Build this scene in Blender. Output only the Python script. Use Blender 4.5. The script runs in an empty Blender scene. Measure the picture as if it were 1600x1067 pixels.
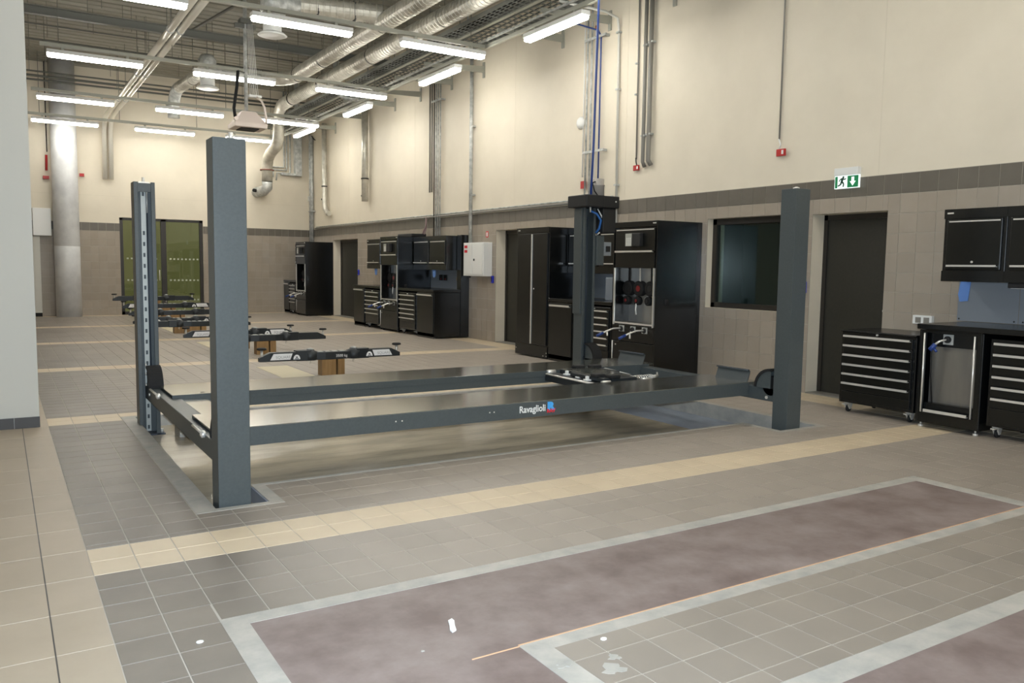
import bpy, bmesh, math, random
from mathutils import Vector, Matrix
random.seed(7)
R = math.radians
SC = bpy.context.scene
COL = SC.collection

# ------------------------------------------------------------------ camera, world, light, exposure
CAMP = Vector((0, 0, 1.46)); FPX = 1281.55
YAW, PITCH, ROLL = .5591013, .0900809, .0137982
_f = Vector((math.sin(YAW)*math.cos(PITCH), math.cos(YAW)*math.cos(PITCH), -math.sin(PITCH)))
_r = Vector((math.cos(YAW), -math.sin(YAW), 0)); _u = _r.cross(_f)
_c, _s = math.cos(ROLL), math.sin(ROLL)
CR, CU = _c*_r + _s*_u, -_s*_r + _c*_u
cam = bpy.data.cameras.new('camera'); cam.sensor_width = 36; cam.lens = FPX/1600*36; cam.clip_end = 200; cam.clip_start = .05
camo = bpy.data.objects.new('camera', cam); COL.objects.link(camo); SC.camera = camo
camo.matrix_world = Matrix(((CR.x, CU.x, -_f.x, 0), (CR.y, CU.y, -_f.y, 0), (CR.z, CU.z, -_f.z, CAMP.z), (0, 0, 0, 1)))
w = bpy.data.worlds.new('world'); SC.world = w; w.use_nodes = True
w.node_tree.nodes['Background'].inputs[0].default_value = (.30, .31, .25, 1)
w.node_tree.nodes['Background'].inputs[1].default_value = 1.0
LAMP = 17.0            # luminaire radiance
FLASH = 130.0           # camera flash, watts
SC.view_settings.view_transform = 'Standard'; SC.view_settings.look = 'None'
SC.view_settings.gamma = 1; SC.view_settings.use_curve_mapping = False
SC.view_settings.exposure = 1.3
fl = bpy.data.lights.new('camera_flash', 'AREA'); fl.shape = 'RECTANGLE'; fl.size = .07; fl.size_y = .04; fl.energy = FLASH; fl.color = (.72, .86, 1.0)
flo = bpy.data.objects.new('camera_flash', fl); COL.objects.link(flo)
flo.matrix_world = Matrix.Translation(_u*.09 - _f*.02) @ camo.matrix_world

def proj(p):
    v = Vector(p) - CAMP; d = v.dot(_f)
    if d < .2: return None
    return 800 + FPX*v.dot(CR)/d, 533.5 - FPX*v.dot(CU)/d

# ------------------------------------------------------------------ materials
def lin(c): return tuple(((v/255)/12.92 if v/255 <= .04045 else ((v/255+.055)/1.055)**2.4) for v in c) + (1,)
def mat(name, col, rough=.5, metal=0., spec=.5, noise=None, vary=0., bump=None, coat=0., stretch=None, pale_tone=None, cior=None):
    m = bpy.data.materials.new(name); m.use_nodes = True; nt = m.node_tree; b = nt.nodes['Principled BSDF']
    L = nt.links.new; N = nt.nodes.new
    b.inputs['Roughness'].default_value = rough; b.inputs['Metallic'].default_value = metal
    b.inputs['Specular IOR Level'].default_value = spec; b.inputs['Coat Weight'].default_value = coat
    b.inputs['Coat Roughness'].default_value = .15
    base = lin(col); b.inputs['Base Color'].default_value = base
    out = None; geo = None
    if cior: b.inputs['Coat IOR'].default_value = cior
    if noise or bump or pale_tone:
        geo = N('ShaderNodeNewGeometry'); mp = N('ShaderNodeMapping'); L(geo.outputs['Position'], mp.inputs[0])
        if stretch: mp.inputs['Scale'].default_value = stretch
    if noise:                                   # (second colour, scale, lo, hi)
        n = N('ShaderNodeTexNoise'); n.inputs['Scale'].default_value = noise[1]; n.inputs['Detail'].default_value = 6; n.inputs['Roughness'].default_value = .62
        L(mp.outputs[0], n.inputs['Vector'])
        mr = N('ShaderNodeMapRange'); mr.inputs[1].default_value = noise[2]; mr.inputs[2].default_value = noise[3]; L(n.outputs[0], mr.inputs[0])
        mx = N('ShaderNodeMix'); mx.data_type = 'RGBA'; L(mr.outputs[0], mx.inputs[0])
        mx.inputs[6].default_value = base; mx.inputs[7].default_value = lin(noise[0]); out = mx.outputs[2]
    if pale_tone:                                    # second, paler tone that grows with x and y, its edge broken by noise
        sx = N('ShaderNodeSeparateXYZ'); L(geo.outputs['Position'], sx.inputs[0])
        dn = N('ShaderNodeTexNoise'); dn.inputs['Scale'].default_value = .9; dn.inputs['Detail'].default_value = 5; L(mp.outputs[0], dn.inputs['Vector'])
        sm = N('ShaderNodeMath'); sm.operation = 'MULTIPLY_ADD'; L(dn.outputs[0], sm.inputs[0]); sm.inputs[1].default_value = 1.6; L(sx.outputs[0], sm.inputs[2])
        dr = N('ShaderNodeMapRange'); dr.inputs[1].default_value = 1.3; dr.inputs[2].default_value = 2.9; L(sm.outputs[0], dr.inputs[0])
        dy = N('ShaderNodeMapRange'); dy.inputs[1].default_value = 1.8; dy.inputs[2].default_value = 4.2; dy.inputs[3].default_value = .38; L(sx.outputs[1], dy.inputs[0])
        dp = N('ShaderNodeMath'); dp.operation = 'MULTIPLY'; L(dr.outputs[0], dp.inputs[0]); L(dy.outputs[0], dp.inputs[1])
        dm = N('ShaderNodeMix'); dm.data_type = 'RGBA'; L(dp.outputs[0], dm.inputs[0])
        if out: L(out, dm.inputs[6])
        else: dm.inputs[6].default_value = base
        dm.inputs[7].default_value = lin(pale_tone); out = dm.outputs[2]
    if vary:                                    # each piece its own tone
        oi = N('ShaderNodeObjectInfo'); g2 = N('ShaderNodeNewGeometry'); ad = N('ShaderNodeMath'); ad.operation = 'ADD'
        L(oi.outputs['Random'], ad.inputs[0]); L(g2.outputs['Random Per Island'], ad.inputs[1])
        fr = N('ShaderNodeMath'); fr.operation = 'FRACT'; L(ad.outputs[0], fr.inputs[0])
        m2 = N('ShaderNodeMapRange'); m2.inputs[3].default_value = 1-vary; m2.inputs[4].default_value = 1+vary; L(fr.outputs[0], m2.inputs[0])
        hs = N('ShaderNodeHueSaturation'); L(m2.outputs[0], hs.inputs['Value'])
        if out: L(out, hs.inputs['Color'])
        else: hs.inputs['Color'].default_value = base
        out = hs.outputs[0]
    if out: L(out, b.inputs['Base Color'])
    if bump:                                    # (scale, strength, distance)
        n = N('ShaderNodeTexNoise'); n.inputs['Scale'].default_value = bump[0]; n.inputs['Detail'].default_value = 3; L(mp.outputs[0], n.inputs['Vector'])
        bp = N('ShaderNodeBump'); bp.inputs['Strength'].default_value = bump[1]; bp.inputs['Distance'].default_value = bump[2]
        L(n.outputs[0], bp.inputs['Height']); L(bp.outputs[0], b.inputs['Normal'])
    return m
def emit(name, col, s):
    m = bpy.data.materials.new(name); m.use_nodes = True; b = m.node_tree.nodes['Principled BSDF']
    b.inputs['Base Color'].default_value = lin(col); b.inputs['Emission Color'].default_value = lin(col); b.inputs['Emission Strength'].default_value = s
    return m
def glassm(name, tint, rough=0., frac=.85):
    m = bpy.data.materials.new(name); m.use_nodes = True; nt = m.node_tree; nt.nodes.clear(); N = nt.nodes.new; L = nt.links.new
    o = N('ShaderNodeOutputMaterial'); t = N('ShaderNodeBsdfTransparent'); g = N('ShaderNodeBsdfGlossy'); x = N('ShaderNodeMixShader'); fr = N('ShaderNodeLayerWeight')
    t.inputs[0].default_value = lin(tint); g.inputs['Roughness'].default_value = rough; fr.inputs[0].default_value = frac
    L(fr.outputs['Fresnel'], x.inputs[0]); L(t.outputs[0], x.inputs[1]); L(g.outputs[0], x.inputs[2]); L(x.outputs[0], o.inputs[0])
    return m

m_cream = mat('cream_paint', (221, 211, 191), .55, noise=((214, 204, 184), 1.2, .35, .7))
m_cjoint = mat('cream_joint', (212, 202, 182), .6)
m_walltile = mat('grey_beige_wall_tile', (160, 150, 137), .13, noise=((155, 144, 130), 3, .3, .7), vary=.045)
m_band = mat('dark_grey_wall_tile', (104, 98, 88), .4, noise=((96, 90, 80), 4, .3, .7), vary=.05)
m_grout = mat('wall_grout', (176, 167, 152), .8)
m_floor = mat('grey_floor_tile', (110, 102, 93), .42, noise=((124, 115, 104), 1.6, .38, .68), pale_tone=(158, 148, 136), vary=.05, bump=(30, .05, .004), spec=.45)
m_beige = mat('beige_floor_tile', (208, 191, 163), .44, noise=((198, 180, 152), 2.2, .35, .7), vary=.035, bump=(30, .05, .004), spec=.45)
m_aisle = mat('aisle_beige_floor_tile', (172, 158, 138), .44, noise=((164, 150, 130), 2.2, .35, .7), vary=.035, bump=(30, .05, .004), spec=.45)
m_fgrout = mat('floor_grout', (182, 175, 164), .85)
m_conc = mat('smooth_grey_concrete', (176, 171, 162), .5, noise=((148, 147, 141), 7, .35, .7), bump=(40, .1, .004))
m_resin = mat('reddish_brown_screed', (104, 88, 83), .5, noise=((146, 133, 128), 2.8, .34, .76), bump=(25, .1, .004))
m_pit = mat('polished_pit_screed', (190, 178, 156), .17, noise=((158, 149, 133), 2.4, .4, .65), stretch=(.5, 2.2, 1), bump=(6, .08, .008))
m_pitblue = mat('blue_grey_pit_paint', (132, 140, 152), .45, noise=((118, 126, 138), 3, .4, .65))
m_fwood = mat('orange_edge_strip', (196, 160, 128), .7)
m_ceil = mat('roof_deck_steel', (150, 147, 134), .6, noise=((142, 139, 126), 1.5, .3, .7))
m_beam = mat('grey_painted_beam', (108, 109, 102), .5)
m_galv = mat('galvanised_duct', (216, 212, 200), .36, metal=.38, noise=((184, 180, 166), 5, .35, .65))
m_foil = mat('crinkled_foil', (228, 224, 212), .3, metal=.4, bump=(14, .5, .01))
m_galvm = mat('galvanised_conduit', (204, 205, 200), .38, metal=.12, noise=((150, 152, 148), 9, .35, .65))
m_pipegrey = mat('grey_plastic_pipe', (128, 124, 116), .45)
m_rail = mat('grey_lighting_rail', (168, 168, 156), .4, metal=.3)
m_white = mat('white_enamel', (226, 226, 222), .35)
m_whitep = mat('pinkish_white_plastic', (222, 208, 198), .45)
m_lamp = emit('lit_fluorescent_diffuser', (252, 250, 243), LAMP)
m_post = mat('slate_grey_powder_coat', (72, 78, 79), .38, noise=((68, 74, 75), 60, .4, .6), bump=(260, .25, .001))
m_deck = mat('runway_deck_paint', (82, 82, 74), .16, noise=((74, 74, 66), 4, .35, .65), bump=(7, .04, .004), spec=.8, coat=1, cior=2.0)
m_postin = mat('dark_blue_grey_paint', (48, 56, 68), .45)
m_black = mat('black_gloss_cabinet', (12, 14, 15), .24, spec=.6)
m_blackf = mat('black_satin_front', (16, 17, 15), .3, noise=((14, 15, 13), 20, .4, .6))
m_blackm = mat('black_matt_plastic', (22, 22, 23), .6)
m_rubber = mat('black_rubber', (17, 17, 18), .8)
m_chrome = mat('brushed_aluminium', (232, 229, 222), .28, metal=.55)
m_steel = mat('brushed_steel_panel', (172, 168, 160), .3, metal=.8, noise=((150, 148, 144), 3, .4, .65), stretch=(1, 1, .15))
m_steell = mat('pale_grey_back_panel', (142, 150, 160), .35, metal=.35)
m_door = mat('dark_olive_grey_door', (44, 42, 35), .5, noise=((40, 39, 32), 30, .4, .6))
m_frame = mat('dark_bronze_frame', (40, 36, 31), .4)
m_red = mat('red_plastic', (178, 32, 30), .4)
m_blue = mat('blue_hose', (34, 62, 128), .4)
m_bluebox = mat('bright_blue_plastic', (36, 46, 180), .4)
m_bluetape = mat('pale_blue_film', (104, 146, 214), .5)
m_bronze = mat('bronze_plunger_cover', (150, 118, 76), .45, metal=.25, noise=((128, 98, 58), 6, .35, .65), stretch=(6, 6, .4))
m_arm = mat('blue_black_arm_paint', (27, 33, 37), .42)
m_labelw = mat('white_label', (226, 226, 226), .5)
m_labelg = mat('grey_print', (160, 160, 160), .5)
m_black_print = mat('black_print', (25, 25, 25), .5)
m_cyan = mat('light_blue_print', (70, 160, 226), .5)
m_redp = mat('red_print', (210, 40, 52), .5)
m_dred = mat('dark_red_print', (120, 30, 32), .5)
m_exitw = emit('lit_sign_white', (240, 250, 248), .3)
m_exitg = emit('lit_sign_green', (0, 112, 66), .16)
m_glass = glassm('window_glass', (222, 232, 226), .045, .25)
m_dglass = glassm('courtyard_door_glass', (222, 224, 206), 0, .4)
m_frost = mat('frosted_manifestation', (176, 180, 160), .6)
m_yard = mat('courtyard_render', (168, 170, 146), .8)
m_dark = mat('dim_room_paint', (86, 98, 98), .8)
m_colm = mat('silver_column_cladding', (216, 216, 214), .5, metal=.05, noise=((192, 192, 192), 2, .35, .65))
m_pillar = mat('off_white_pillar_paint', (205, 203, 194), .6)
m_skirt = mat('dark_skirting_tile', (60, 56, 53), .45, vary=.06)
m_plate = mat('pale_ribbed_cover_plate', (206, 198, 166), .45)
m_keypad = mat('grey_keypad_plastic', (168, 168, 158), .5)

# ------------------------------------------------------------------ mesh builder
class MB:
    def __init__(s): s.v = []; s.f = []; s.sm = []
    def add(s, vs, fs, smooth=False):
        o = len(s.v); s.v += [tuple(v) for v in vs]; s.f += [tuple(i+o for i in f) for f in fs]; s.sm += [smooth]*len(fs); return s
    def box(s, x0, x1, y0, y1, z0, z1):
        if x0 > x1: x0, x1 = x1, x0
        if y0 > y1: y0, y1 = y1, y0
        if z0 > z1: z0, z1 = z1, z0
        return s.add([(x0,y0,z0),(x1,y0,z0),(x1,y1,z0),(x0,y1,z0),(x0,y0,z1),(x1,y0,z1),(x1,y1,z1),(x0,y1,z1)],
                     [(0,3,2,1),(4,5,6,7),(0,1,5,4),(1,2,6,5),(2,3,7,6),(3,0,4,7)])
    def prism(s, poly, axis, lo, hi):            # poly in the two other axes, in order xyz without axis
        n = len(poly); a = 'xyz'.index(axis)
        def mk(p, h):
            q = list(p); q.insert(a, h); return q
        vs = [mk(p, lo) for p in poly] + [mk(p, hi) for p in poly]
        fs = [tuple(range(n))[::-1], tuple(range(n, 2*n))] + [(i, (i+1) % n, n+(i+1) % n, n+i) for i in range(n)]
        return s.add(vs, fs)
    def tube(s, path, r, n=10, cap=True, r1=None):
        P = [Vector(p) for p in path]; k = len(P); vs = []; up = None
        for i, p in enumerate(P):
            d = ((P[i+1]-p).normalized() if i < k-1 else Vector()) + ((p-P[i-1]).normalized() if i > 0 else Vector())
            if d.length < 1e-6: d = P[min(i+1, k-1)]-P[max(i-1, 0)]
            d.normalize()
            if up is None: up = Vector((0, 0, 1)) if abs(d.z) < .9 else Vector((0, 1, 0))
            a = d.cross(up)
            if a.length < 1e-4: a = d.cross(Vector((1, 0, 0)))
            a.normalize(); b = a.cross(d).normalized(); up = b
            rr = r if r1 is None else r+(r1-r)*i/(k-1)
            vs += [p + rr*(math.cos(2*math.pi*j/n)*a + math.sin(2*math.pi*j/n)*b) for j in range(n)]
        fs = [(i*n+j, i*n+(j+1) % n, (i+1)*n+(j+1) % n, (i+1)*n+j) for i in range(k-1) for j in range(n)]
        s.add(vs, fs, True)
        if cap: s.add(vs[:n], [tuple(range(n))]); s.add(vs[-n:], [tuple(range(n))[::-1]])
        return s
    def cyl(s, p0, p1, r, n=12, r1=None): return s.tube([p0, p1], r, n, True, r1)
    def disc_stack(s, c, prof, n=20, axis='z'):  # lathe; prof = [(radius, height)]
        vs = []; c = Vector(c)
        for r, h in prof:
            for j in range(n):
                a = 2*math.pi*j/n; p = (r*math.cos(a), r*math.sin(a), h)
                if axis == 'x': p = (p[2], p[0], p[1])
                if axis == 'y': p = (p[1], p[2], p[0])
                vs.append(c+Vector(p))
        k = len(prof)
        s.add(vs, [(i*n+j, i*n+(j+1) % n, (i+1)*n+(j+1) % n, (i+1)*n+j) for i in range(k-1) for j in range(n)], True)
        s.add(vs[:n], [tuple(range(n))[::-1]]); s.add(vs[-n:], [tuple(range(n))]); return s

ORG = {}
def link(name, me, parent):
    o = bpy.data.objects.new(name, me); COL.objects.link(o)
    if parent is not None: o.parent = parent
    return o
def world_org(o):
    v = Vector()
    while o is not None: v += o.location; o = o.parent
    return v
def tag(o, label=None, cat=None, group=None, kind=None):
    if label: o['label'] = label
    if cat: o['category'] = cat
    if group: o['group'] = group
    if kind: o['kind'] = kind
    return o
def part(name, mb, m, parent=None, bev=0, label=None, origin=None, fix=True, kind=None):
    off = world_org(parent) if parent is not None else Vector()
    loc = Vector(origin) - off if origin is not None else Vector()
    tot = off + loc
    me = bpy.data.meshes.new(name); me.from_pydata([(v[0]-tot.x, v[1]-tot.y, v[2]-tot.z) for v in mb.v], [], mb.f)
    me.polygons.foreach_set('use_smooth', mb.sm)
    if fix and len(mb.v) < 60000:
        bm = bmesh.new(); bm.from_mesh(me); bmesh.ops.remove_doubles(bm, verts=bm.verts, dist=1e-6); bmesh.ops.recalc_face_normals(bm, faces=bm.faces); bm.to_mesh(me); bm.free()
    me.materials.append(m); o = link(name, me, parent); o.location = loc
    if bev:
        b = o.modifiers.new('bevel', 'BEVEL'); b.width = bev; b.segments = 2; b.limit_method = 'ANGLE'; b.angle_limit = R(50)
    if label: o['label'] = label
    if kind: o['kind'] = kind
    return o
def empty(name, loc, label, cat, group=None):
    o = bpy.data.objects.new(name, None); COL.objects.link(o); o.location = loc; o.empty_display_size = .1
    return tag(o, label, cat, group)
def single(name, mb, m, label, cat, origin, group=None, bev=0):
    return tag(part(name, mb, m, None, bev, origin=origin), label, cat, group)
def dup(o, parent=None):
    c = o.copy(); COL.objects.link(c); c.parent = parent
    for ch in list(o.children): dup(ch, c)
    return c
FACE = {'-Y': Matrix(((1,0,0),(0,0,-1),(0,1,0))), '-X': Matrix(((0,0,-1),(-1,0,0),(0,1,0)))}
def text(name, s, size, loc, face, m, parent, align='LEFT', bold=0, depth=.0008, sx=1, label=None):
    cu = bpy.data.curves.new(name, 'FONT'); cu.body = s; cu.size = size; cu.extrude = depth; cu.offset = bold; cu.align_x = align; cu.resolution_u = 3
    t = bpy.data.objects.new(name, cu); COL.objects.link(t)
    bpy.context.view_layer.update()
    me = bpy.data.meshes.new_from_object(t.evaluated_get(bpy.context.evaluated_depsgraph_get()))
    bpy.data.objects.remove(t)
    M = FACE[face]
    for v in me.vertices:
        c = v.co.copy(); c.x *= sx; v.co = M @ c
    me.materials.clear(); me.materials.append(m)
    o = link(name, me, parent); o.location = Vector(loc) - (world_org(parent) if parent is not None else Vector())
    if label: o['label'] = label
    return o
def rsub(r, holes):
    ps = [r]
    for h in holes:
        nx = []
        for p in ps:
            x0, x1, y0, y1 = p; a0, a1, b0, b1 = h
            if a0 >= x1 or a1 <= x0 or b0 >= y1 or b1 <= y0: nx.append(p); continue
            if a0 > x0: nx.append((x0, a0, y0, y1))
            if a1 < x1: nx.append((a1, x1, y0, y1))
            c0, c1 = max(x0, a0), min(x1, a1)
            if b0 > y0: nx.append((c0, c1, y0, b0))
            if b1 < y1: nx.append((c0, c1, b1, y1))
        ps = nx
    return [p for p in ps if p[1]-p[0] > .006 and p[3]-p[2] > .006]
def struct(name, mb, m, parent=None, **k):
    o = part(name, mb, m, parent, fix=k.pop('fix', True), **k)
    if parent is None: o['kind'] = 'structure'
    return o

# ------------------------------------------------------------------ the setting
WX, FY, CZ = 8.2, 25.0, 6.6
XL, YB = -6.0, -5.0
DOORS = [(5.46, 6.43, 0, 2.13), (12.55, 13.73, 0, 2.17), (20.95, 22.85, 0, 2.17)]
WIN = (6.86, 8.13, .955, 2.15)
holes = DOORS + [WIN]
wr = MB()
for a in rsub((YB, FY+.3, 0, CZ), holes): wr.box(WX, WX+.32, a[0], a[1], a[2], a[3])
wall_right = struct('wall_right', wr, m_cream)
FDOOR = (2.87, 5.06, 0, 2.68)
wf = MB()
for a in rsub((XL, WX, 0, CZ), [FDOOR]): wf.box(a[0], a[1], FY, FY+.3, a[2], a[3])
wall_far = struct('wall_far', wf, m_cream)
struct('wall_left', MB().box(XL-.2, XL, YB, FY, 0, CZ), m_cream)
struct('wall_back', MB().box(XL, WX, YB-.2, YB, 0, CZ), m_cream)
# faint joint grooves of the painted panels
jr = MB()
for y in (3.2, 5.6, 9.9, 13.1, 17.4, 21.6): jr.box(WX-.0015, WX+.001, y, y+.006, 2.53, CZ)
struct('joint_strip', jr, m_cjoint, wall_right)
jf = MB()
for z in (3.24,): jf.box(XL, WX-.002, FY-.0015, FY+.001, z, z+.012)
struct('joint_strip', jf, m_cjoint, wall_far)
# roof deck, ribs running across
prof = []; y = YB
while y < FY+.3:
    prof += [(y, CZ), (y+.2, CZ), (y+.215, CZ+.025), (y+.285, CZ+.025)]; y += .3
prof += [(y, CZ+.4), (YB, CZ+.4)]
struct('ceiling', MB().prism(prof, 'x', XL, WX), m_ceil, fix=False)

# floor ---------------------------------------------------------------
PIT = [(.93, 6.63, 5.39, 8.45), (.93, 1.45, 4.93, 5.39), (5.98, 6.63, 4.93, 5.39)]
PATCH = [(.72, 5.56, 2.49, 3.39), (.72, 1.77, 1.86, 2.49), (.72, 5.56, .9, 1.86)]
PLATES = [(3.06, 3.5, 10.47, 11.72), (3.06, 3.5, 14.55, 15.95), (3.06, 3.5, 18.1, 20.1)]
fb = MB()
for a in rsub((XL, WX+.3, YB, FY+.3), PIT + PATCH): fb.box(a[0], a[1], a[2], a[3], -.2, -.0025)
floor = struct('floor', fb, m_fgrout)
fh = PIT + PATCH + PLATES
S0, SP, SW, TP = 4.172, 4.09, .402, .2013
cells = []         # (rect, material)
def cellgrid(x0, x1, y0, y1, px, py, m, ox=None, oy=None, g=.002):
    ox = x0 if ox is None else ox; oy = y1 if oy is None else oy
    i0 = math.floor((x0-ox)/px+1e-6); j0 = math.floor((oy-y1)/py+1e-6)
    i = i0
    while ox+i*px < x1-1e-6:
        j = j0
        while oy-j*py > y0+1e-6:
            a = (max(ox+i*px, x0)+g, min(ox+(i+1)*px, x1)-g, max(oy-(j+1)*py, y0)+g, min(oy-j*py, y1)-g)
            if a[1]-a[0] > .01 and a[3]-a[2] > .01:
                for q in rsub(a, fh): cells.append((q, m))
            j += 1
        i += 1
GX0, GX1 = .327, 7.72
cellgrid(.13, GX0, -1, FY, .197, TP*2, m_aisle, oy=S0+SW, g=.0009)
cellgrid(-3.1, .13, -1, FY, .3, TP*2, m_aisle, ox=.13, oy=S0+SW, g=.0009)
for k in range(-1, 6):
    s = S0+SP*k
    cellgrid(GX0, GX1, s, min(s+SW, FY), .2, SW/2, m_beige)
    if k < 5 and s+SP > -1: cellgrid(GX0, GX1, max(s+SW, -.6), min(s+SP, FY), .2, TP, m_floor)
cellgrid(GX1, WX, -.6, FY, .24, .4, m_beige)
def area_px(c4):
    P = [proj(c) for c in c4]
    if any(p is None for p in P): return 0
    cx = sum(p[0] for p in P)/4; cy = sum(p[1] for p in P)/4
    if not (-10 < cx < 1610 and -10 < cy < 1077): return 0
    return abs(sum(P[i][0]*P[(i+1) % 4][1]-P[(i+1) % 4][0]*P[i][1] for i in range(4)))/2
def lay_joined(rest, parent, name):
    # all remaining tiles of the surface as ONE part with several material slots
    me = bpy.data.meshes.new(name); v = []; f = []; mi = []; ms = []
    for k, (m, b) in enumerate(rest.values()):
        o = len(v); v += b.v; f += [tuple(i+o for i in q) for q in b.f]; mi += [k]*len(b.f); ms.append(m)
    me.from_pydata(v, [], f)
    for m in ms: me.materials.append(m)
    me.polygons.foreach_set('material_index', mi)
    o = link(name, me, parent); o['kind'] = 'stuff'; return o
# for the joined field the x offset must be baked in, the single tiles carry it in their location
def lay_tiles(parent, it, mk, bake, c4, hidden):
    sc = sorted([((0 if hidden(i) else area_px(c4(i))), k) for k, i in enumerate(it)], key=lambda t: -t[0]); cache = {}
    for a, k in sc[:298]:
        r, m = it[k]; key = (round(r[1]-r[0], 3), round(r[3]-r[2], 3), m.name)
        if key not in cache:
            b = MB(); mk(b, (0, r[1]-r[0], 0, r[3]-r[2])); me = bpy.data.meshes.new('tile'); me.from_pydata(b.v, [], b.f); me.materials.append(m); cache[key] = me
        o = link('tile', cache[key], parent); o.location = c4((r, m))[0]
    rest = {}
    for a, k in sc[298:]:
        r, m = it[k]
        if m.name not in rest: rest[m.name] = (m, MB())
        bake(rest[m.name][1], r)
    lay_joined(rest, parent, 'tile_field')
def mkfloor(b, r): 
    x0, x1, y0, y1 = r; c = .0012
    b.add([(x0,y0,-.004),(x1,y0,-.004),(x1,y1,-.004),(x0,y1,-.004),(x0+c,y0+c,0),(x1-c,y0+c,0),(x1-c,y1-c,0),(x0+c,y1-c,0)],
          [(4,5,6,7),(0,1,5,4),(1,2,6,5),(2,3,7,6),(3,0,4,7)])
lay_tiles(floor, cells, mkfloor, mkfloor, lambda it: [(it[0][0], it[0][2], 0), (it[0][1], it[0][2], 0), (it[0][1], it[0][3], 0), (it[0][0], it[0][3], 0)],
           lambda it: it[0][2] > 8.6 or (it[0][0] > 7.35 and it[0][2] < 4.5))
struct('expansion_joint', MB().box(.127, .1325, -1, FY, -.01, .0004), m_skirt, floor)
# foreground inlays
struct('concrete_border', (lambda b: [b.box(a[0], a[1], a[2], a[3], -.2, -.001) for a in
        rsub(PATCH[0], [(.82, 5.45, 2.576, 3.30), (.82, 1.66, 2.40, 2.58)]) + rsub(PATCH[1], [(.82, 1.66, 1.7, 2.6)]) + rsub(PATCH[2], [(.82, 5.45, 1.0, 1.75), (.82, 1.66, 1.7, 1.9)])] and b)(MB()), m_conc, floor)
struct('screed_infill', MB().box(.82, 5.45, 2.576, 3.30, -.2, -.003).box(.82, 1.66, 1.75, 2.576, -.2, -.0031).box(.82, 5.45, 1.0, 1.75, -.2, -.003), m_resin, floor, fix=False)
struct('edge_strip', MB().box(1.66, 5.45, 2.572, 2.579, -.01, .001).box(1.45, 1.66, 2.566, 2.570, -.01, .0005), m_fwood, floor)
sp = MB()
for (x, y, rr) in ((1.72, 2.36, .035), (1.86, 2.24, .055), (1.92, 2.31, .03), (1.32, 2.72, .008), (1.45, 2.2, .02)):
    sp.prism([(x+rr*(.75+.3*math.sin(5*a+x*9))*math.cos(a), y+rr*(.7+.3*math.cos(3*a+x))*math.sin(a)) for a in [i*math.pi/8 for i in range(16)]], 'z', -.002, .0012)
struct('plaster_splash', sp, m_conc, floor)
# lift pit
rim = MB()
inner = [(1.05, 6.55, 5.43, 8.37), (1.05, 1.37, 4.985, 5.44), (6.04, 6.55, 4.985, 5.44)]
for P in PIT:
    for a in rsub(P, inner): rim.box(a[0], a[1], a[2], a[3], -.25, .002)
struct('pit_rim', rim, m_conc, floor, fix=False)
struct('pit_floor', MB().box(1.05, 5.72, 5.43, 8.37, -.25, -.1).box(1.05, 1.37, 4.985, 5.43, -.25, -.1), m_pit, floor)
struct('pit_channel', MB().box(5.72, 6.55, 5.43, 8.37, -.25, -.15).box(6.04, 6.55, 4.985, 5.43, -.25, -.15).box(1.36, 1.372, 5.0, 5.4, -.1, -.004), m_pitblue, floor)
struct('pit_kerb', MB().box(1.33, 1.5, 7.72, 7.98, -.1, .01), m_conc, floor)
for i, P in enumerate(PLATES):
    o = struct('cover_plate', MB().box(P[0]+.004, P[1]-.004, P[2]+.004, P[3]-.004, -.01, .003), m_plate, floor)
    gb = MB(); y = P[2]+.06
    while y < P[3]-.02: gb.box(P[0]+.01, P[1]-.01, y, y+.008, .003, .0045); y += .06
    part('rib', gb, m_beige, o, kind='stuff')

# wall tiles ------------------------------------------------------------
def mkR(b, r):
    y0, y1, z0, z1 = r; c = .0015; t = .008
    b.add([(0,y0,z0),(0,y1,z0),(0,y1,z1),(0,y0,z1),(-t,y0+c,z0+c),(-t,y1-c,z0+c),(-t,y1-c,z1-c),(-t,y0+c,z1-c)],
          [(4,7,6,5),(0,4,5,1),(1,5,6,2),(2,6,7,3),(3,7,4,0)])
def mkRs(b, r):
    n = len(b.v); mkR(b, r)
    b.v[n:] = [(v[0]+WX, v[1], v[2]) for v in b.v[n:]]
def tilelist(a0, a1, org, pitch, hs):
    it = []; i = math.floor((a0-org)/pitch)
    while org+i*pitch < a1:
        b0, b1 = max(org+i*pitch, a0), min(org+(i+1)*pitch, a1)
        for z0, z1 in [(-.01+.21*k, .20+.21*k) for k in range(11)] + [(2.30, 2.515)]:
            r = (b0+.0015, b1-.0015, max(z0, 0)+.0015, z1-.0015)
            if r[1]-r[0] > .01:
                for q in rsub(r, hs): it.append((q, m_band if z0 > 2.29 else m_walltile))
        i += 1
    return it
struct('grout_bed', (lambda b: [b.box(WX-.004, WX+.001, a[0], a[1], a[2], a[3]) for a in rsub((YB, FY, 0, 2.517), holes)] and b)(MB()), m_grout, wall_right, fix=False)
lay_tiles(wall_right, tilelist(.5, FY, 6.131, .203, holes), mkR, mkRs,
         lambda i: [(WX, i[0][0], i[0][2]), (WX, i[0][1], i[0][2]), (WX, i[0][1], i[0][3]), (WX, i[0][0], i[0][3])],
         lambda i: i[0][0] < 3.4 or (i[0][2] < 2.05 and (8.35 < i[0][0] < 12.5 or 15.0 < i[0][0] < 19.2 or i[0][0] > 23)) or (i[0][2] < .95 and i[0][0] < 5.2))
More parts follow.
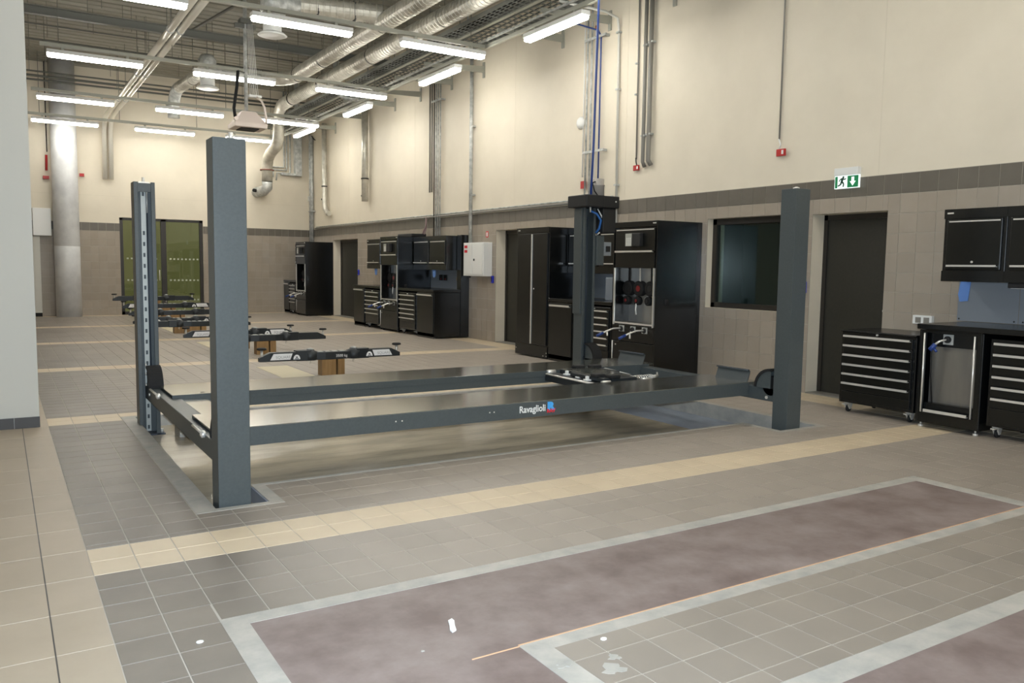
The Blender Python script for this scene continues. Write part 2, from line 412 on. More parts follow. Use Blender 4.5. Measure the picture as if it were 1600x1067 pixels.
def mkF(b, r):
    x0, x1, z0, z1 = r; c = .0015; t = .008
    b.add([(x0,0,z0),(x1,0,z0),(x1,0,z1),(x0,0,z1),(x0+c,-t,z0+c),(x1-c,-t,z0+c),(x1-c,-t,z1-c),(x0+c,-t,z1-c)],
          [(4,5,6,7),(0,1,5,4),(1,2,6,5),(2,3,7,6),(3,0,4,7)])
def mkFs(b, r):
    n = len(b.v); mkF(b, r); b.v[n:] = [(v[0], v[1]+FY, v[2]) for v in b.v[n:]]
struct('grout_bed', (lambda b: [b.box(a[0], a[1], FY-.004, FY+.001, a[2], a[3]) for a in rsub((-.5, WX, 0, 2.517), [FDOOR])] and b)(MB()), m_grout, wall_far, fix=False)
lay_tiles(wall_far, tilelist(-.5, WX-.005, 1.94, .2, [FDOOR]), mkF, mkFs,
         lambda i: [(i[0][0], FY, i[0][2]), (i[0][1], FY, i[0][2]), (i[0][1], FY, i[0][3]), (i[0][0], FY, i[0][3])],
         lambda i: i[0][0] < .6 or 1.25 < i[0][0] < 1.85)

# doors and windows -------------------------------------------------------
def right_door(name, d, handle=None):
    y0, y1, z0, z1 = d; x = WX+.23
    root = empty(name, (x, (y0+y1)/2, 0), None, None); root['kind'] = 'structure'
    f = 'door_frame'
    part(f, MB().box(x-.02, x+.06, y0, y0+.05, 0, z1).box(x-.02, x+.06, y1-.05, y1, 0, z1).box(x-.02, x+.06, y0, y1, z1-.06, z1), m_frame, root)
    part('door_leaf', MB().box(x, x+.045, y0+.05, y1-.05, .01, z1-.06), m_door, root)
    part('threshold', MB().box(x-.23, x+.06, y0, y1, -.003, .012), m_pipegrey, root)
    if handle: part('door_handle', MB().cyl((x-.04, handle, 1.03), (x, handle, 1.03), .012, 8).disc_stack((x-.05, handle, 1.03), [(.02, -.01), (.028, 0), (.02, .01)], 12, 'x'), m_chrome, root)
    return root
right_door('door_1', DOORS[0], 5.56); right_door('door_2', DOORS[1]); right_door('door_3', DOORS[2], 21.15)
y0, y1, z0, z1 = WIN; x = WX+.13
wn = empty('window_1', (x, (y0+y1)/2, z0), None, None); wn['kind'] = 'structure'
part('window_frame', MB().box(x-.03, x+.05, y0, y0+.07, z0, z1).box(x-.03, x+.05, y1-.07, y1, z0, z1).box(x-.03, x+.05, y0, y1, z1-.08, z1).box(x-.03, x+.05, y0, y1, z0, z0+.07), m_frame, wn, .004)
part('pane', MB().box(x, x+.006, y0+.07, y1-.07, z0+.07, z1-.08), m_glass, wn)
# small office behind the window
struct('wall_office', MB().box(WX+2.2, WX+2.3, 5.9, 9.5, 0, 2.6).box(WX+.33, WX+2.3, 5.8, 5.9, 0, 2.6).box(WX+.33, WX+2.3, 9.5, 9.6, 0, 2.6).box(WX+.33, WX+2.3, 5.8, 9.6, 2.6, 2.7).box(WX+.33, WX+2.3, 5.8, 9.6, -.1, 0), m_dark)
# glazed double door in the far wall
gd = empty('door_4', ((FDOOR[0]+FDOOR[1])/2, FY, 0), None, None); gd['kind'] = 'structure'
x0, x1, _, z1 = FDOOR; yy = FY+.05
part('door_frame', MB().box(x0, x0+.09, yy, yy+.09, 0, z1).box(x1-.09, x1, yy, yy+.09, 0, z1).box(x0, x1, yy, yy+.09, z1-.07, z1).box(3.93, 4.07, yy, yy+.09, 0, z1).box(x0, x1, yy, yy+.09, 0, .09), m_frame, gd, .004)
for a, b in ((x0+.09, 3.93), (4.07, x1-.09)):
    part('pane', MB().box(a, b, yy+.04, yy+.05, .09, z1-.07), m_dglass, gd)
    db = MB()
    for z in (1.54, .94, .38):
        xx = a+.08
        while xx < b-.08: db.box(xx, xx+.05, yy+.034, yy+.039, z, z+.045); xx += .105
    part('dot_marking', db, m_frost, gd, kind='stuff')
part('door_handle', MB().cyl((3.87, yy-.04, .95), (3.87, yy-.04, 1.25), .012, 8), m_chrome, gd)
struct('wall_courtyard', MB().box(1.5, 7.5, FY+4.5, FY+4.6, -.2, 3.9), m_yard)
struct('trim_courtyard_paving', MB().box(0, 8, FY+.31, FY+6, -.2, -.02), m_yard)

# left pillar in the foreground, columns on the far wall -----------------
pl_ = empty('pillar', (-.5, 7.7, 0), 'off-white square pillar with dark skirting at the left foreground', 'pillar'); pl_['kind'] = 'structure'
part('shaft', MB().box(-1.3, .262, 8.26, 8.96, 0, CZ), m_pillar, pl_)
for k in range(8): part('skirting_tile', MB().box(-1.3+k*.196, -1.3+k*.196+.193, 8.248, 8.26, 0, .095), m_skirt, pl_)
# round clad column, boxes and pipes on the far wall
rc = empty('round_column', (1.565, FY-.33, 0), 'tall round silver-clad column standing against the far wall', 'column'); rc['kind'] = 'structure'
part('shaft', MB().disc_stack((1.565, FY-.33, 0), [(.305, 0), (.305, 1.85), (.303, 1.853), (.305, 1.856), (.305, CZ)], 40), m_colm, rc)
single('wall_box', MB().box(.80, 1.22, FY-.25, FY-.01, 2.12, 2.83), m_white, 'white box-shaped cover high on the far wall left of the silver column', 'box', (1, FY-.1, 2.12), bev=.006)
t = empty('wall_duct', (.87, FY-.1, 0), 'cream boxed-in upright duct with a black foot under the white wall box', 'duct')
part('casing', MB().box(.79, .95, FY-.16, FY-.01, .1, 2.1), m_pillar, t, .004); part('foot', MB().box(.79, .95, FY-.16, FY-.01, 0, .1), m_rubber, t)
t = empty('drop_cable', (1.17, FY-.2, 3.7), 'thin dark cable with a red plug hanging left of the silver column', 'cable')
part('cable', MB().tube([(1.19, FY-.06, CZ), (1.19, FY-.06, 4.3)], .012, 6), m_rubber, t)
part('plug', MB().cyl((1.175, FY-.06, 4.22), (1.165, FY-.06, 3.82), .03, 8), m_red, t); part('socket', MB().box(1.08, 1.22, FY-.07, FY-.01, 3.6, 3.68), m_red, t)
single('alarm_button', MB().box(1.93, 2.04, FY-.07, FY-.01, 3.72, 3.80), m_red, 'small red call point on the far wall just right of the silver column', 'alarm', (1.98, FY-.05, 3.7))
for i, (x, lb) in enumerate(((2.54, 'left of the two shiny insulated pipes running under the roof and down the far wall'), (2.70, 'right of the two shiny insulated pipes running under the roof and down the far wall'))):
    t = empty('insulated_pipe', (x, FY-.1, 3.68), lb, 'pipe', 'twin shiny pipes on the left')
    part('run', MB().tube([(x+.10, 9, 5.42), (x+.10, 22.6, 5.42), (x+.07, 23.8, 5.40), (x+.04, 24.5, 5.34), (x+.02, 24.78, 5.22), (x+.01, FY-.09, 5.0), (x, FY-.09, 3.69)], .058, 14), m_foil, t)
    for y in (11.5, 15.3, 19.2, 22.4): part('collar', MB().cyl((x+.10, y, 5.42), (x+.10, y+.05, 5.42), .071, 14), m_galvm, t)
    hb = MB()
    for y in (11.5, 15.3, 19.2, 22.4): hb.cyl((x+.10, y+.02, 5.48), (x+.10, y+.02, CZ), .006, 6)
    part('hanger', hb, m_beam, t)

# ------------------------------------------------------------------ lighting
def luminaire(x, y, along, label, grp):
    z = 4.95; L = 1.47
    t = empty('fluorescent_light', (x, y, z), label, 'light', grp)
    if along == 'x':
        part('diffuser', MB().box(x-L/2, x+L/2, y-.065, y+.065, z-.07, z-.012), m_lamp, t, .022)
        part('housing', MB().box(x-L/2-.01, x+L/2+.01, y-.075, y+.075, z-.013, z+.05), m_white, t, .004)
        cl = [MB().box(x+d-.02, x+d+.02, y-.03, y+.03, z+.05, z+.1) for d in (-.5, .5)]
    else:
        part('diffuser', MB().box(x-.065, x+.065, y-L/2, y+L/2, z-.07, z-.012), m_lamp, t, .022)
        part('housing', MB().box(x-.075, x+.075, y-L/2-.01, y+L/2+.01, z-.013, z+.05), m_white, t, .004)
        cl = [MB().box(x-.03, x+.03, y+d-.02, y+d+.02, z+.05, z+.1) for d in (-.5, .5)]
    for c in cl: part('mounting_clip', c, m_rail, t)
ROWS = [-4.3, -.2, 3.9, 8.0, 12.1, 16.15, 20.4, 23.75]
rn = ['behind the camera', 'just behind the camera', 'over the foreground', 'over the near end of the car lift', 'nearest visible from below', 'second', 'third', 'closest to the far wall']
for i, y in enumerate(ROWS):
    for j, x in enumerate((1.56, 3.90, 6.2)):
        luminaire(x, y, 'x', '%s fluorescent light in the cross row %s' % (('left', 'middle', 'right')[j], rn[i]) if i < 4 else
                  '%s lit fluorescent tube light in the %s cross row of the hall' % (('left', 'middle', 'right')[j], ('nearest', 'second nearest', 'third nearest', 'farthest')[i-4]), 'cross rows of fluorescent lights')
    t = empty('lighting_rail', (4, y, 5.05), 'grey rail carrying a cross row of lights, %s' % (rn[i] if i < 4 else ('nearest', 'second nearest', 'third nearest', 'farthest')[i-4] + ' in view'), 'rail', 'lighting rails')
    part('rail', MB().box(.72, 6.98, y-.035, y+.035, 5.05, 5.11), m_rail, t, .004)
    for x in (1.0, 2.8, 4.7, 6.7): part('suspension_wire', MB().cyl((x, y, 5.11), (x, y, CZ), .006, 6), m_beam, t)
YL = [(10.1, 'nearest'), (13.8, 'second nearest'), (17.85, 'third nearest'), (21.65, 'farthest')]
for y, n in YL: luminaire(6.98, y, 'y', '%s lit tube light of the line parallel to the right wall' % n, 'fluorescent lights along the right wall')
t = empty('lighting_rail', (6.98, 12, 5.05), 'long grey double rail above the lights parallel to the right wall', 'rail')
part('rail', MB().box(6.95, 7.01, 0, 24.6, 5.05, 5.11), m_rail, t, .004)
part('side_rail', MB().box(7.06, 7.09, 0, 24.6, 5.12, 5.16).box(6.86, 6.89, 0, 24.6, 5.12, 5.15), m_galvm, t)
for y in (3, 7, 11.2, 15.2, 19.3, 23): part('suspension_wire', MB().cyl((6.98, y, 5.11), (6.98, y, CZ), .006, 6), m_beam, t)
for i, (y, n) in enumerate([(8.9, 'nearest'), (10.35, 'second nearest'), (11.6, 'third nearest'), (14.26, 'fourth nearest'), (15.6, 'fifth nearest'), (17.1, 'sixth nearest'), (18.5, 'seventh nearest'), (20.5, 'eighth nearest'), (22.6, 'farthest')]):
    t = empty('wall_bracket', (WX, y, 5.3), '%s grey cantilever bracket on the right wall under the cable tray' % n, 'bracket', 'tray brackets on the right wall')
    part('arm', MB().prism([(6.9, 5.20), (WX-.02, 5.24), (WX-.02, 5.36), (6.9, 5.26)], 'y', y-.02, y+.02), m_rail, t); part('wall_plate', MB().box(WX-.025, WX, y-.035, y+.035, 5.14, 5.44), m_rail, t, .003)

# ------------------------------------------------------------------ services under the roof
def beam(y, z, h, d, label):
    single('roof_beam', MB().box(XL, WX, y-d/2, y+d/2, z, z+.015).box(XL, WX, y-.012, y+.012, z, z+h).box(XL, WX, y-d/2, y+d/2, z+h-.015, z+h), m_beam, label, 'beam', (0, y, z))
beam(17.9, 5.98, .16, .12, 'dark grey steel beam crossing under the roof above the middle row of lights')
beam(8.5, 5.98, .2, .14, 'dark grey steel beam crossing under the roof out of the top of the picture')
single('service_pipes', (lambda b: [b.cyl((XL, yy, z), (WX-.02, yy, z), r, 8) for yy, z, r in ((24.1, 6.06, .03), (24.2, 5.98, .025), (24.0, 6.15, .02))] and b)(MB()), m_beam, 'bundle of thin dark pipes crossing high in front of the far wall', 'pipe', (0, 24.4, 6))
for y, z, r, lb in ((19.5, 6.2, .014, 'thin reddish sprinkler pipe crossing under the roof behind the steel beam'), (20.6, 6.15, .022, 'dark sagging cable run crossing under the roof'), (13.0, 6.3, .02, 'thin dark pipe crossing the roof above the nearest row of lights')):
    single('roof_conduit', MB().cyl((XL, y, z), (6.4, y, z), r, 8), m_beam, lb, 'pipe', (0, y, z))
hb = MB(); rr = random.Random(3)
for i in range(46):
    x = rr.uniform(.2, 6.2); y = rr.uniform(11, 24); hb.cyl((x, y, rr.choice((5.6, 5.9, 6.1))), (x, y, CZ), .005, 5)
o = part('hanger_rods', hb, m_beam, None, fix=False); tag(o, 'thin threaded hanger rods dangling everywhere from the roof deck', 'rods', kind='stuff')
single('roof_strut', MB().cyl((4.3, 14.6, 6.35), (3.55, 19.4, 6.35), .03, 8), m_beam, 'dark diagonal strut under the roof beside the ceiling service unit', 'strut', (4, 17, 6.3))

def spiral(b, p0, p1, r, pitch=.11):
    # duct with spiral-lock seams as small proud rings
    P0, P1 = Vector(p0), Vector(p1); L = (P1-P0).length; n = int(L/pitch); path = []
    pr_ = []
    for i in range(n+1):
        t0 = i*pitch/L
        if t0+.3*pitch/L > 1: break
        pr_ += [(t0, r), (t0+.72*pitch/L, r), (t0+.78*pitch/L, r*1.06), (t0+.94*pitch/L, r*1.06)]
    d = (P1-P0).normalized(); a = d.cross(Vector((0, 0, 1))) if abs(d.z) < .9 else Vector((1, 0, 0)); a.normalize(); c = a.cross(d); n2 = 20
    vs = [P0.lerp(P1, t_) + q*(math.cos(2*math.pi*j/n2)*a + math.sin(2*math.pi*j/n2)*c) for t_, q in pr_ for j in range(n2)]
    k = len(pr_)
    b.add(vs, [(i*n2+j, i*n2+(j+1) % n2, (i+1)*n2+(j+1) % n2, (i+1)*n2+j) for i in range(k-1) for j in range(n2)], False)
    return b
def bend(p, q, r_, n=6):     # quarter-ish curve through corner p..q..r
    p, q, r_ = map(Vector, (p, q, r_)); return [tuple((1-t)**2*p+2*t*(1-t)*q+t*t*r_) for t in [i/n for i in range(n+1)]]
def collars(t, pts, r, axis):
    for p in pts:
        q = Vector(p); d = {'x': Vector((.03, 0, 0)), 'y': Vector((0, .03, 0)), 'z': Vector((0, 0, .03))}[axis]
        part('clamp_ring', MB().cyl(q-d*.6, q+d*.6, r, 20), m_blackm, t)
        if axis != 'z': part('hanger', MB().cyl(q+Vector((0, 0, r)), (q.x, q.y, CZ), .006, 6), m_beam, t)
# duct A with branch to the far diffuser
t = empty('ventilation_duct', (5.75, 15, 5.62), 'shiny spiral duct under the roof, the one farther from the right wall', 'duct')
part('straight_run', spiral(MB(), (5.82, 6, 5.62), (5.75, 18.3, 5.62), .15), m_galv, t, fix=False)
part('elbow', MB().tube(bend((5.75, 18.3, 5.62), (5.74, 18.95, 5.62), (5.2, 19.0, 5.62)), .152, 20), m_galv, t)
part('flexible_branch', spiral(MB(), (5.2, 19.0, 5.62), (4.1, 18.95, 5.6), .14, .05), m_galvm, t, fix=False)
collars(t, [(5.80, 10.4, 5.62), (5.79, 13.6, 5.62), (5.77, 16.6, 5.62), (5.75, 18.2, 5.62)], .16, 'y')
# duct B to the wall grille
t = empty('ventilation_duct', (6.45, 15, 5.6), 'shiny spiral duct nearer the right wall, bending down to the far wall', 'duct')
part('straight_run', spiral(MB(), (6.50, 6, 5.6), (6.42, 21.0, 5.6), .15), m_galv, t, fix=False)
part('elbow', MB().tube([(6.42, 21.0, 5.6), (6.45, 21.8, 5.6), (6.58, 22.5, 5.52), (6.66, 22.85, 5.3), (6.68, 22.95, 5.05), (6.69, 23.0, 4.9), (6.69, 23.2, 4.72), (6.70, 23.8, 4.6), (6.72, 24.15, 4.5), (6.73, 24.3, 4.25), (6.73, 24.3, 3.85)], .155, 20), m_galv, t)
part('outlet_elbow', MB().tube([(6.73, 24.3, 3.86), (6.74, 24.34, 3.68), (6.68, 24.5, 3.60), (6.62, FY-.1, 3.58), (6.6, FY, 3.58)], .15, 20), m_galvm, t)
part('damper_ring', MB().cyl((6.73, 24.3, 4.16), (6.73, 24.3, 4.19), .2, 20), mat('rust_brown_ring', (120, 72, 58), .5), t)
part('outlet_plug', MB().cyl((6.42, 24.6, 3.60), (6.50, 24.68, 3.60), .05, 10), m_rubber, t)
collars(t, [(6.49, 9.5, 5.6), (6.47, 12.6, 5.6), (6.45, 15.7, 5.6), (6.43, 18.6, 5.6), (6.42, 20.8, 5.6)], .16, 'y')
# duct C near, crossing
t = empty('ventilation_duct', (5, 13.9, 5.8), 'short spiral duct crossing at the top of the picture to the nearer round outlet', 'duct')
part('straight_run', spiral(MB(), (5.75, 13.55, 5.75), (4.45, 13.95, 5.78), .15), m_galv, t, fix=False)
part('elbow', MB().tube([(4.45, 13.95, 5.78), (4.2, 14.0, 5.78), (4.08, 14.02, 5.7), (4.02, 14.02, 5.5)], .17, 20), m_galvm, t)
collars(t, [(5.3, 13.7, 5.76), (4.7, 13.88, 5.77)], .16, 'x')
t = empty('ventilation_duct', (3.7, 19.5, 5.5), 'short shiny duct dropping from the farther round outlet towards the far wall', 'duct')
part('straight_run', spiral(MB(), (3.95, 18.9, 5.6), (3.78, 21.0, 5.58), .13), m_galv, t, fix=False)
part('elbow', MB().tube(bend((3.78, 21.0, 5.58), (3.75, 21.5, 5.57), (3.74, 21.55, 5.2)) + [(3.74, 21.55, 4.95)], .135, 20), m_galvm, t)
collars(t, [(3.88, 19.9, 5.59)], .14, 'y')
for (x, y, z, lb) in ((4.0, 14.02, 5.22, 'nearer round white ceiling air outlet behind the nearest middle light'), (3.98, 18.9, 5.2, 'farther round white ceiling air outlet above the second row of lights')):
    t = empty('air_outlet', (x, y, z), lb, 'vent', 'round air outlets')
    part('neck', MB().cyl((x, y, z+.03), (x, y, z+.42), .15, 24), m_white, t)
    part('flange', MB().disc_stack((x, y, z), [(.1, .02), (.20, 0), (.24, .015), (.2, .05), (.15, .07)], 24), m_white, t)
    part('cap', MB().disc_stack((x, y, z+.4), [(.19, 0), (.19, .22), (.12, .32), (.02, .34)], 24), m_galvm, t)
    part('hanger', MB().cyl((x, y, z+.7), (x, y, CZ), .008, 6), m_beam, t)
# gooseneck
single('gooseneck_pipe', MB().tube([(6.7, 18.5, CZ), (6.7, 18.5, 5.62), (6.72, 18.5, 5.45), (6.8, 18.45, 5.34), (6.95, 18.4, 5.28), (7.4, 18.2, 5.24)], .05, 12), m_galvm, 'bent shiny pipe curling between the cable trays and the second light of the wall line', 'pipe', (6.8, 18.5, 5.4))
single('down_pipe', MB().tube([(6.95, 22.2, CZ), (6.95, 22.2, 5.45), (6.97, 22.25, 5.25), (7.1, 22.4, 5.15)], .05, 12), m_galvm, 'bent shiny pipe in front of the duct bend near the far corner', 'pipe', (6.95, 22.2, 5.4))
# cable trays
for (x0, x1, lb) in ((6.62, 6.90, 'mesh cable tray next to the shiny duct'), (7.04, 7.52, 'wide mesh cable tray above the wall brackets')):
    t = empty('cable_tray', ((x0+x1)/2, 15, 5.4), lb, 'cable tray', 'cable trays under the roof')
    part('side_rail', MB().box(x0, x0+.015, 6, 24.7, 5.4, 5.46), m_beam, t); part('side_rail', MB().box(x1-.015, x1, 6, 24.7, 5.4, 5.46), m_beam, t)
    rb = MB(); y = 6.1
    while y < 24.6: rb.box(x0, x1, y, y+.022, 5.4, 5.412); y += .16
    for xx in [x0+(x1-x0)*k/4 for k in (1, 2, 3)]: rb.box(xx-.006, xx+.006, 6, 24.7, 5.4, 5.408)
    part('rungs', rb, m_beam, t, kind='stuff', fix=False)
    cb = MB()
    for k in range(4): cb.tube([(x0+.04+k*(x1-x0-.1)/3+.01*math.sin(y*2+k), y, 5.425+.006*k) for y in range(6, 25, 1)], .012, 6)
    part('cables', cb, m_rubber, t, kind='stuff', fix=False)
    part('hanger', (lambda b: [b.cyl((x1-.01, y, 5.46), (x1-.01, y, CZ), .008, 6) for y in (8, 11, 14, 17, 20, 23)] and b)(MB()), m_beam, t)
t = empty('cable_channel', (6.97, 15, 5.36), 'pale closed cable channel running between the two mesh trays', 'cable channel')
part('channel', MB().box(6.93, 7.0, 6, 24.7, 5.40, 5.50), m_rail, t, .004)
part('hanger', (lambda b: [b.box(6.955, 6.975, y-.01, y+.01, 5.5, CZ) for y in (9, 12.7, 16, 19, 22)] and b)(MB()), m_galvm, t)

# ceiling service unit (pinkish white hood with hoses)
t = empty('ceiling_service_unit', (3.9, 15.3, 3.85), 'pinkish-white tapered service unit hanging from the roof by a pole with hoses', 'service unit')
def frust(b, cx, cy, z0, a0, b0, z1, a1, b1):
    vs = [(cx+sx*a, cy+sy*c, z) for z, a, c in ((z0, a0, b0), (z1, a1, b1)) for sx, sy in ((-1,-1),(1,-1),(1,1),(-1,1))]
    return b.add(vs, [(0,3,2,1),(4,5,6,7),(0,1,5,4),(1,2,6,5),(2,3,7,6),(3,0,4,7)])
part('hood', frust(frust(MB(), 3.9, 15.3, 3.87, .28, .26, 3.95, .29, .27), 3.9, 15.3, 3.95, .28, .26, 4.17, .12, .12), m_whitep, t, .01)
part('grille', MB().box(3.74, 4.06, 15.12, 15.48, 3.855, 3.875), m_blackm, t)
part('pole', MB().cyl((3.88, 15.3, 4.12), (3.88, 15.3, CZ), .035, 12), m_galvm, t)
part('ceiling_bracket', MB().box(3.78, 3.98, 15.2, 15.4, 5.7, 5.78).box(3.70, 4.06, 15.27, 15.33, 5.62, 5.7), m_beam, t)
part('black_hose', MB().tube([(3.72, 15.2, 4.85), (3.70, 15.2, 4.6), (3.67, 15.2, 4.4), (3.64, 15.2, 4.2), (3.66, 15.2, 4.05)], .028, 10), m_rubber, t)
part('hose_hook', MB().cyl((3.88, 15.3, 4.85), (3.72, 15.2, 4.86), .012, 6), m_beam, t)
part('cord_ring', MB().box(3.90, 4.12, 15.14, 15.26, 4.42, 4.46), m_white, t)
cb = MB()
for k in range(5): cb.cyl((3.93+.035*k, 15.2, 4.44), (3.91+.02*k, 15.24, 5.7), .006, 5)
part('cords', cb, m_white, t, kind='stuff')
part('curved_hose', MB().tube([(4.03, 15.15, 4.42), (4.10, 15.1, 4.36), (4.14, 15.06, 4.24), (4.15, 15.03, 4.1), (4.16, 15.02, 3.96)], .02, 10), m_whitep, t)
part('side_valve', MB().cyl((3.64, 15.02, 4.0), (3.64, 15.1, 4.0), .035, 10), m_whitep, t)
# ------------------------------------------------------------------ right wall services
def wpipe(name, path, r, m, label, cat='pipe', clips=(), n=10, group=None, clipw=.05):
    t = empty(name, path[-1], label, cat, group)
    part('pipe', MB().tube(path, r, n), m, t)
    for (y, z) in clips: part('clip', MB().box(WX-.05-r, WX-.008, y-clipw-r, y+clipw+r, z-.012, z+.012), m_galvm, t)
    return t
PX = WX-.06
wpipe('conduit', [(WX-.02, 6.96, CZ), (WX-.02, 6.96, 3.06)], .011, m_pipegrey, 'thin grey conduit dropping to the red tag left of the exit sign', clips=[(6.96, 4.9)], clipw=.01)
t = empty('hook_and_tag', (WX-.03, 6.92, 2.86), 'small red tag hanging on the right wall left of the exit sign', 'tag')
part('hook', MB().tube([(WX-.03, 6.96, 3.07), (WX-.03, 6.93, 3.0), (WX-.03, 6.95, 2.94)], .008, 6), m_white, t); part('tag', MB().box(WX-.045, WX-.02, 6.85, 6.98, 2.86, 2.945), m_red, t, .003); part('tag_print', MB().box(WX-.047, WX-.045, 6.87, 6.90, 2.88, 2.93), m_white, t)
wpipe('grey_pipe', [(PX, 9.44, CZ), (PX, 9.44, 3.04), (WX-.02, 9.44, 2.97)], .028, m_pipegrey, 'left of the pair of thick grey pipes on the right wall', group='pair of thick grey pipes', clips=[(9.44, 4.72), (9.44, 3.42)], clipw=.015)
wpipe('grey_pipe', [(PX, 9.32, CZ), (PX, 9.32, 3.05), (WX-.02, 9.30, 2.98)], .034, m_pipegrey, 'right of the pair of thick grey pipes on the right wall', group='pair of thick grey pipes', clips=[(9.32, 4.74), (9.32, 3.43)], clipw=.015)
wpipe('conduit', [(WX-.02, 9.66, CZ), (WX-.02, 9.63, 3.1)], .012, m_pipegrey, 'thin conduit ending in a red tag left of the thick grey pipe pair', clips=[(9.65, 4.5), (9.65, 4.05)], clipw=.005)
t = empty('hook_and_tag', (WX-.03, 9.6, 2.93), 'small red tag hanging left of the thick grey pipe pair', 'tag')
part('hook', MB().tube([(WX-.03, 9.63, 3.12), (WX-.03, 9.62, 3.05), (WX-.03, 9.6, 3.0)], .01, 6), m_blackm, t); part('tag', MB().box(WX-.045, WX-.02, 9.55, 9.67, 2.93, 3.01), m_red, t, .003); part('tag_print', MB().box(WX-.047, WX-.045, 9.56, 9.59, 2.95, 2.99), m_white, t)
wpipe('conduit', [(7.05, 10.1, 5.32), (7.9, 10.1, 5.32), (WX-.06, 10.1, 5.26), (WX-.03, 10.1, 5.1), (WX-.03, 10.06, 2.12)], .02, m_pillar, 'cream painted conduit bending off the tray down to the big tool cabinet', clips=[(10.09, 5.05), (10.08, 4.2), (10.06, 2.75)], clipw=.015)
# group of four with rack bars
for k, (y, m, lb, top) in enumerate(((10.84, m_galvm, 'first from the left', CZ), (10.73, m_galvm, 'second from the left', CZ), (10.62, m_white, 'third from the left, white with copper end', 5.2), (10.50, m_blue, 'fourth from the left, dark blue', 5.25))):
    p = [(PX, y, top), (PX, y, 2.12)] if k != 3 else [(7.6, 10.95, 5.38), (PX-.02, 10.55, 5.18), (PX, y, 5.08), (PX, y, 2.12)]
    wpipe('thin_pipe', p, .017 if k != 3 else .013, m, '%s of the four pipes behind the lift motor' % lb, group='four thin pipes behind the lift motor')
single('copper_cap', MB().cyl((PX, 10.62, 5.2), (PX, 10.62, 5.27), .022, 8), mat('copper', (190, 110, 70), .4, .8), 'copper fitting on the white pipe behind the lift motor', 'fitting', (PX, 10.62, 5.2))
for z, n in ((5.08, 'upper'), (3.32, 'lower')):
    single('pipe_rack_bar', MB().box(PX-.04, PX-.018, 10.34, 10.88, z-.018, z+.018).box(PX-.03, WX, 10.36, 10.39, z-.018, z+.018).box(PX-.03, WX, 10.86, 10.88, z-.018, z+.018), m_galvm, '%s galvanised clamp bar holding the four pipes behind the lift motor' % n, 'bracket', (PX, 10.6, z), 'pipe clamp bars')
t = empty('conduit_tag', (WX-.03, 11.0, 2.9), 'thin conduit with a small red tag beside the four thin pipes', 'pipe')
part('conduit', MB().cyl((WX-.02, 10.97, CZ), (WX-.02, 10.97, 2.95), .01, 8), m_white, t); part('tag', MB().box(WX-.04, WX-.02, 10.86, 10.99, 2.76, 2.88), m_red, t)
single('wall_speaker', MB().disc_stack((WX, 11.05, 3.83), [(.02, -.05), (.08, -.045), (.1, -.02), (.1, 0)], 24, 'x'), m_white, 'round white disc-shaped detector on the right wall beside the blue hose', 'detector', (WX, 11.05, 3.83))
wpipe('steel_pipe', [(PX-.02, 14.62, 5.6), (PX-.02, 14.62, 1.95)], .036, m_galvm, 'galvanised pipe running straight down to the white distribution box', clips=[(14.62, 4.25), (14.62, 2.9)], clipw=.03, n=12)
for k, (y, r, m, zb, lb) in enumerate(((16.52, .018, m_pipegrey, 3.08, 'first dark'), (16.42, .018, m_pipegrey, 3.08, 'second dark'), (16.31, .012, m_blackm, 2.12, 'black'), (16.22, .017, m_galvm, 2.12, 'first silver'), (16.12, .015, m_galvm, 2.12, 'second silver'), (16.02, .015, m_galvm, 2.12, 'third silver'))):
    wpipe('thin_pipe', [(PX, y, 5.5), (PX, y, zb)], r, m, '%s pipe, counted from the left, in the bunch above the middle workbench' % lb, group='bunch of pipes above the middle workbench')
single('pipe_rack_bar', MB().box(PX-.05, PX-.03, 15.9, 16.36, 4.98, 5.02).box(PX-.04, WX, 15.9, 15.93, 4.98, 5.02), m_galvm, 'galvanised clamp bar across the bunch of pipes above the middle workbench', 'bracket', (PX, 16.1, 5))
t = wpipe('round_duct', [(WX-.13, 20.13, 5.6), (WX-.13, 20.13, 3.1)], .082, m_galv, 'wide shiny down-duct with an open end between the second and third wall lights', 'duct', n=18)
part('clip', MB().cyl((WX-.13, 20.13, 3.66), (WX-.13, 20.13, 3.69), .10, 16), m_blackm, t); part('valve', MB().cyl((WX-.13, 20.26, 3.22), (WX-.13, 20.34, 3.26), .028, 8), m_rubber, t)
t = wpipe('round_duct', [(WX-.12, 23.24, 5.5), (WX-.12, 23.24, 3.25), (WX-.12, 23.18, 3.05), (WX-.12, 22.98, 2.93), (WX-.12, 22.85, 2.92)], .07, m_galv, 'shiny down-duct with a bent end next to the far corner', 'duct', n=16)
part('clip', MB().cyl((WX-.12, 23.24, 3.7), (WX-.12, 23.24, 3.73), .085, 16), m_blackm, t); part('valve', MB().cyl((WX-.12, 23.36, 3.33), (WX-.12, 23.46, 3.36), .028, 8), m_rubber, t)
t = wpipe('steel_pipe', [(PX, 24.55, 5.3), (PX, 24.55, 2.12)], .05, m_galvm, 'thick galvanised pipe down to the farthest tool cabinet', n=12)
part('clip', MB().box(WX-.14, WX-.01, 24.4, 24.66, 3.05, 3.08), m_galvm, t); part('hook', MB().tube([(PX, 24.5, 5.3), (PX-.02, 24.3, 5.2), (PX, 24.2, 5.15)], .015, 6), m_blackm, t)
wpipe('steel_pipe', [(PX, 24.72, 5.6), (PX, 24.72, 2.12)], .03, m_galvm, 'thin galvanised pipe in the far corner beside the thick one')
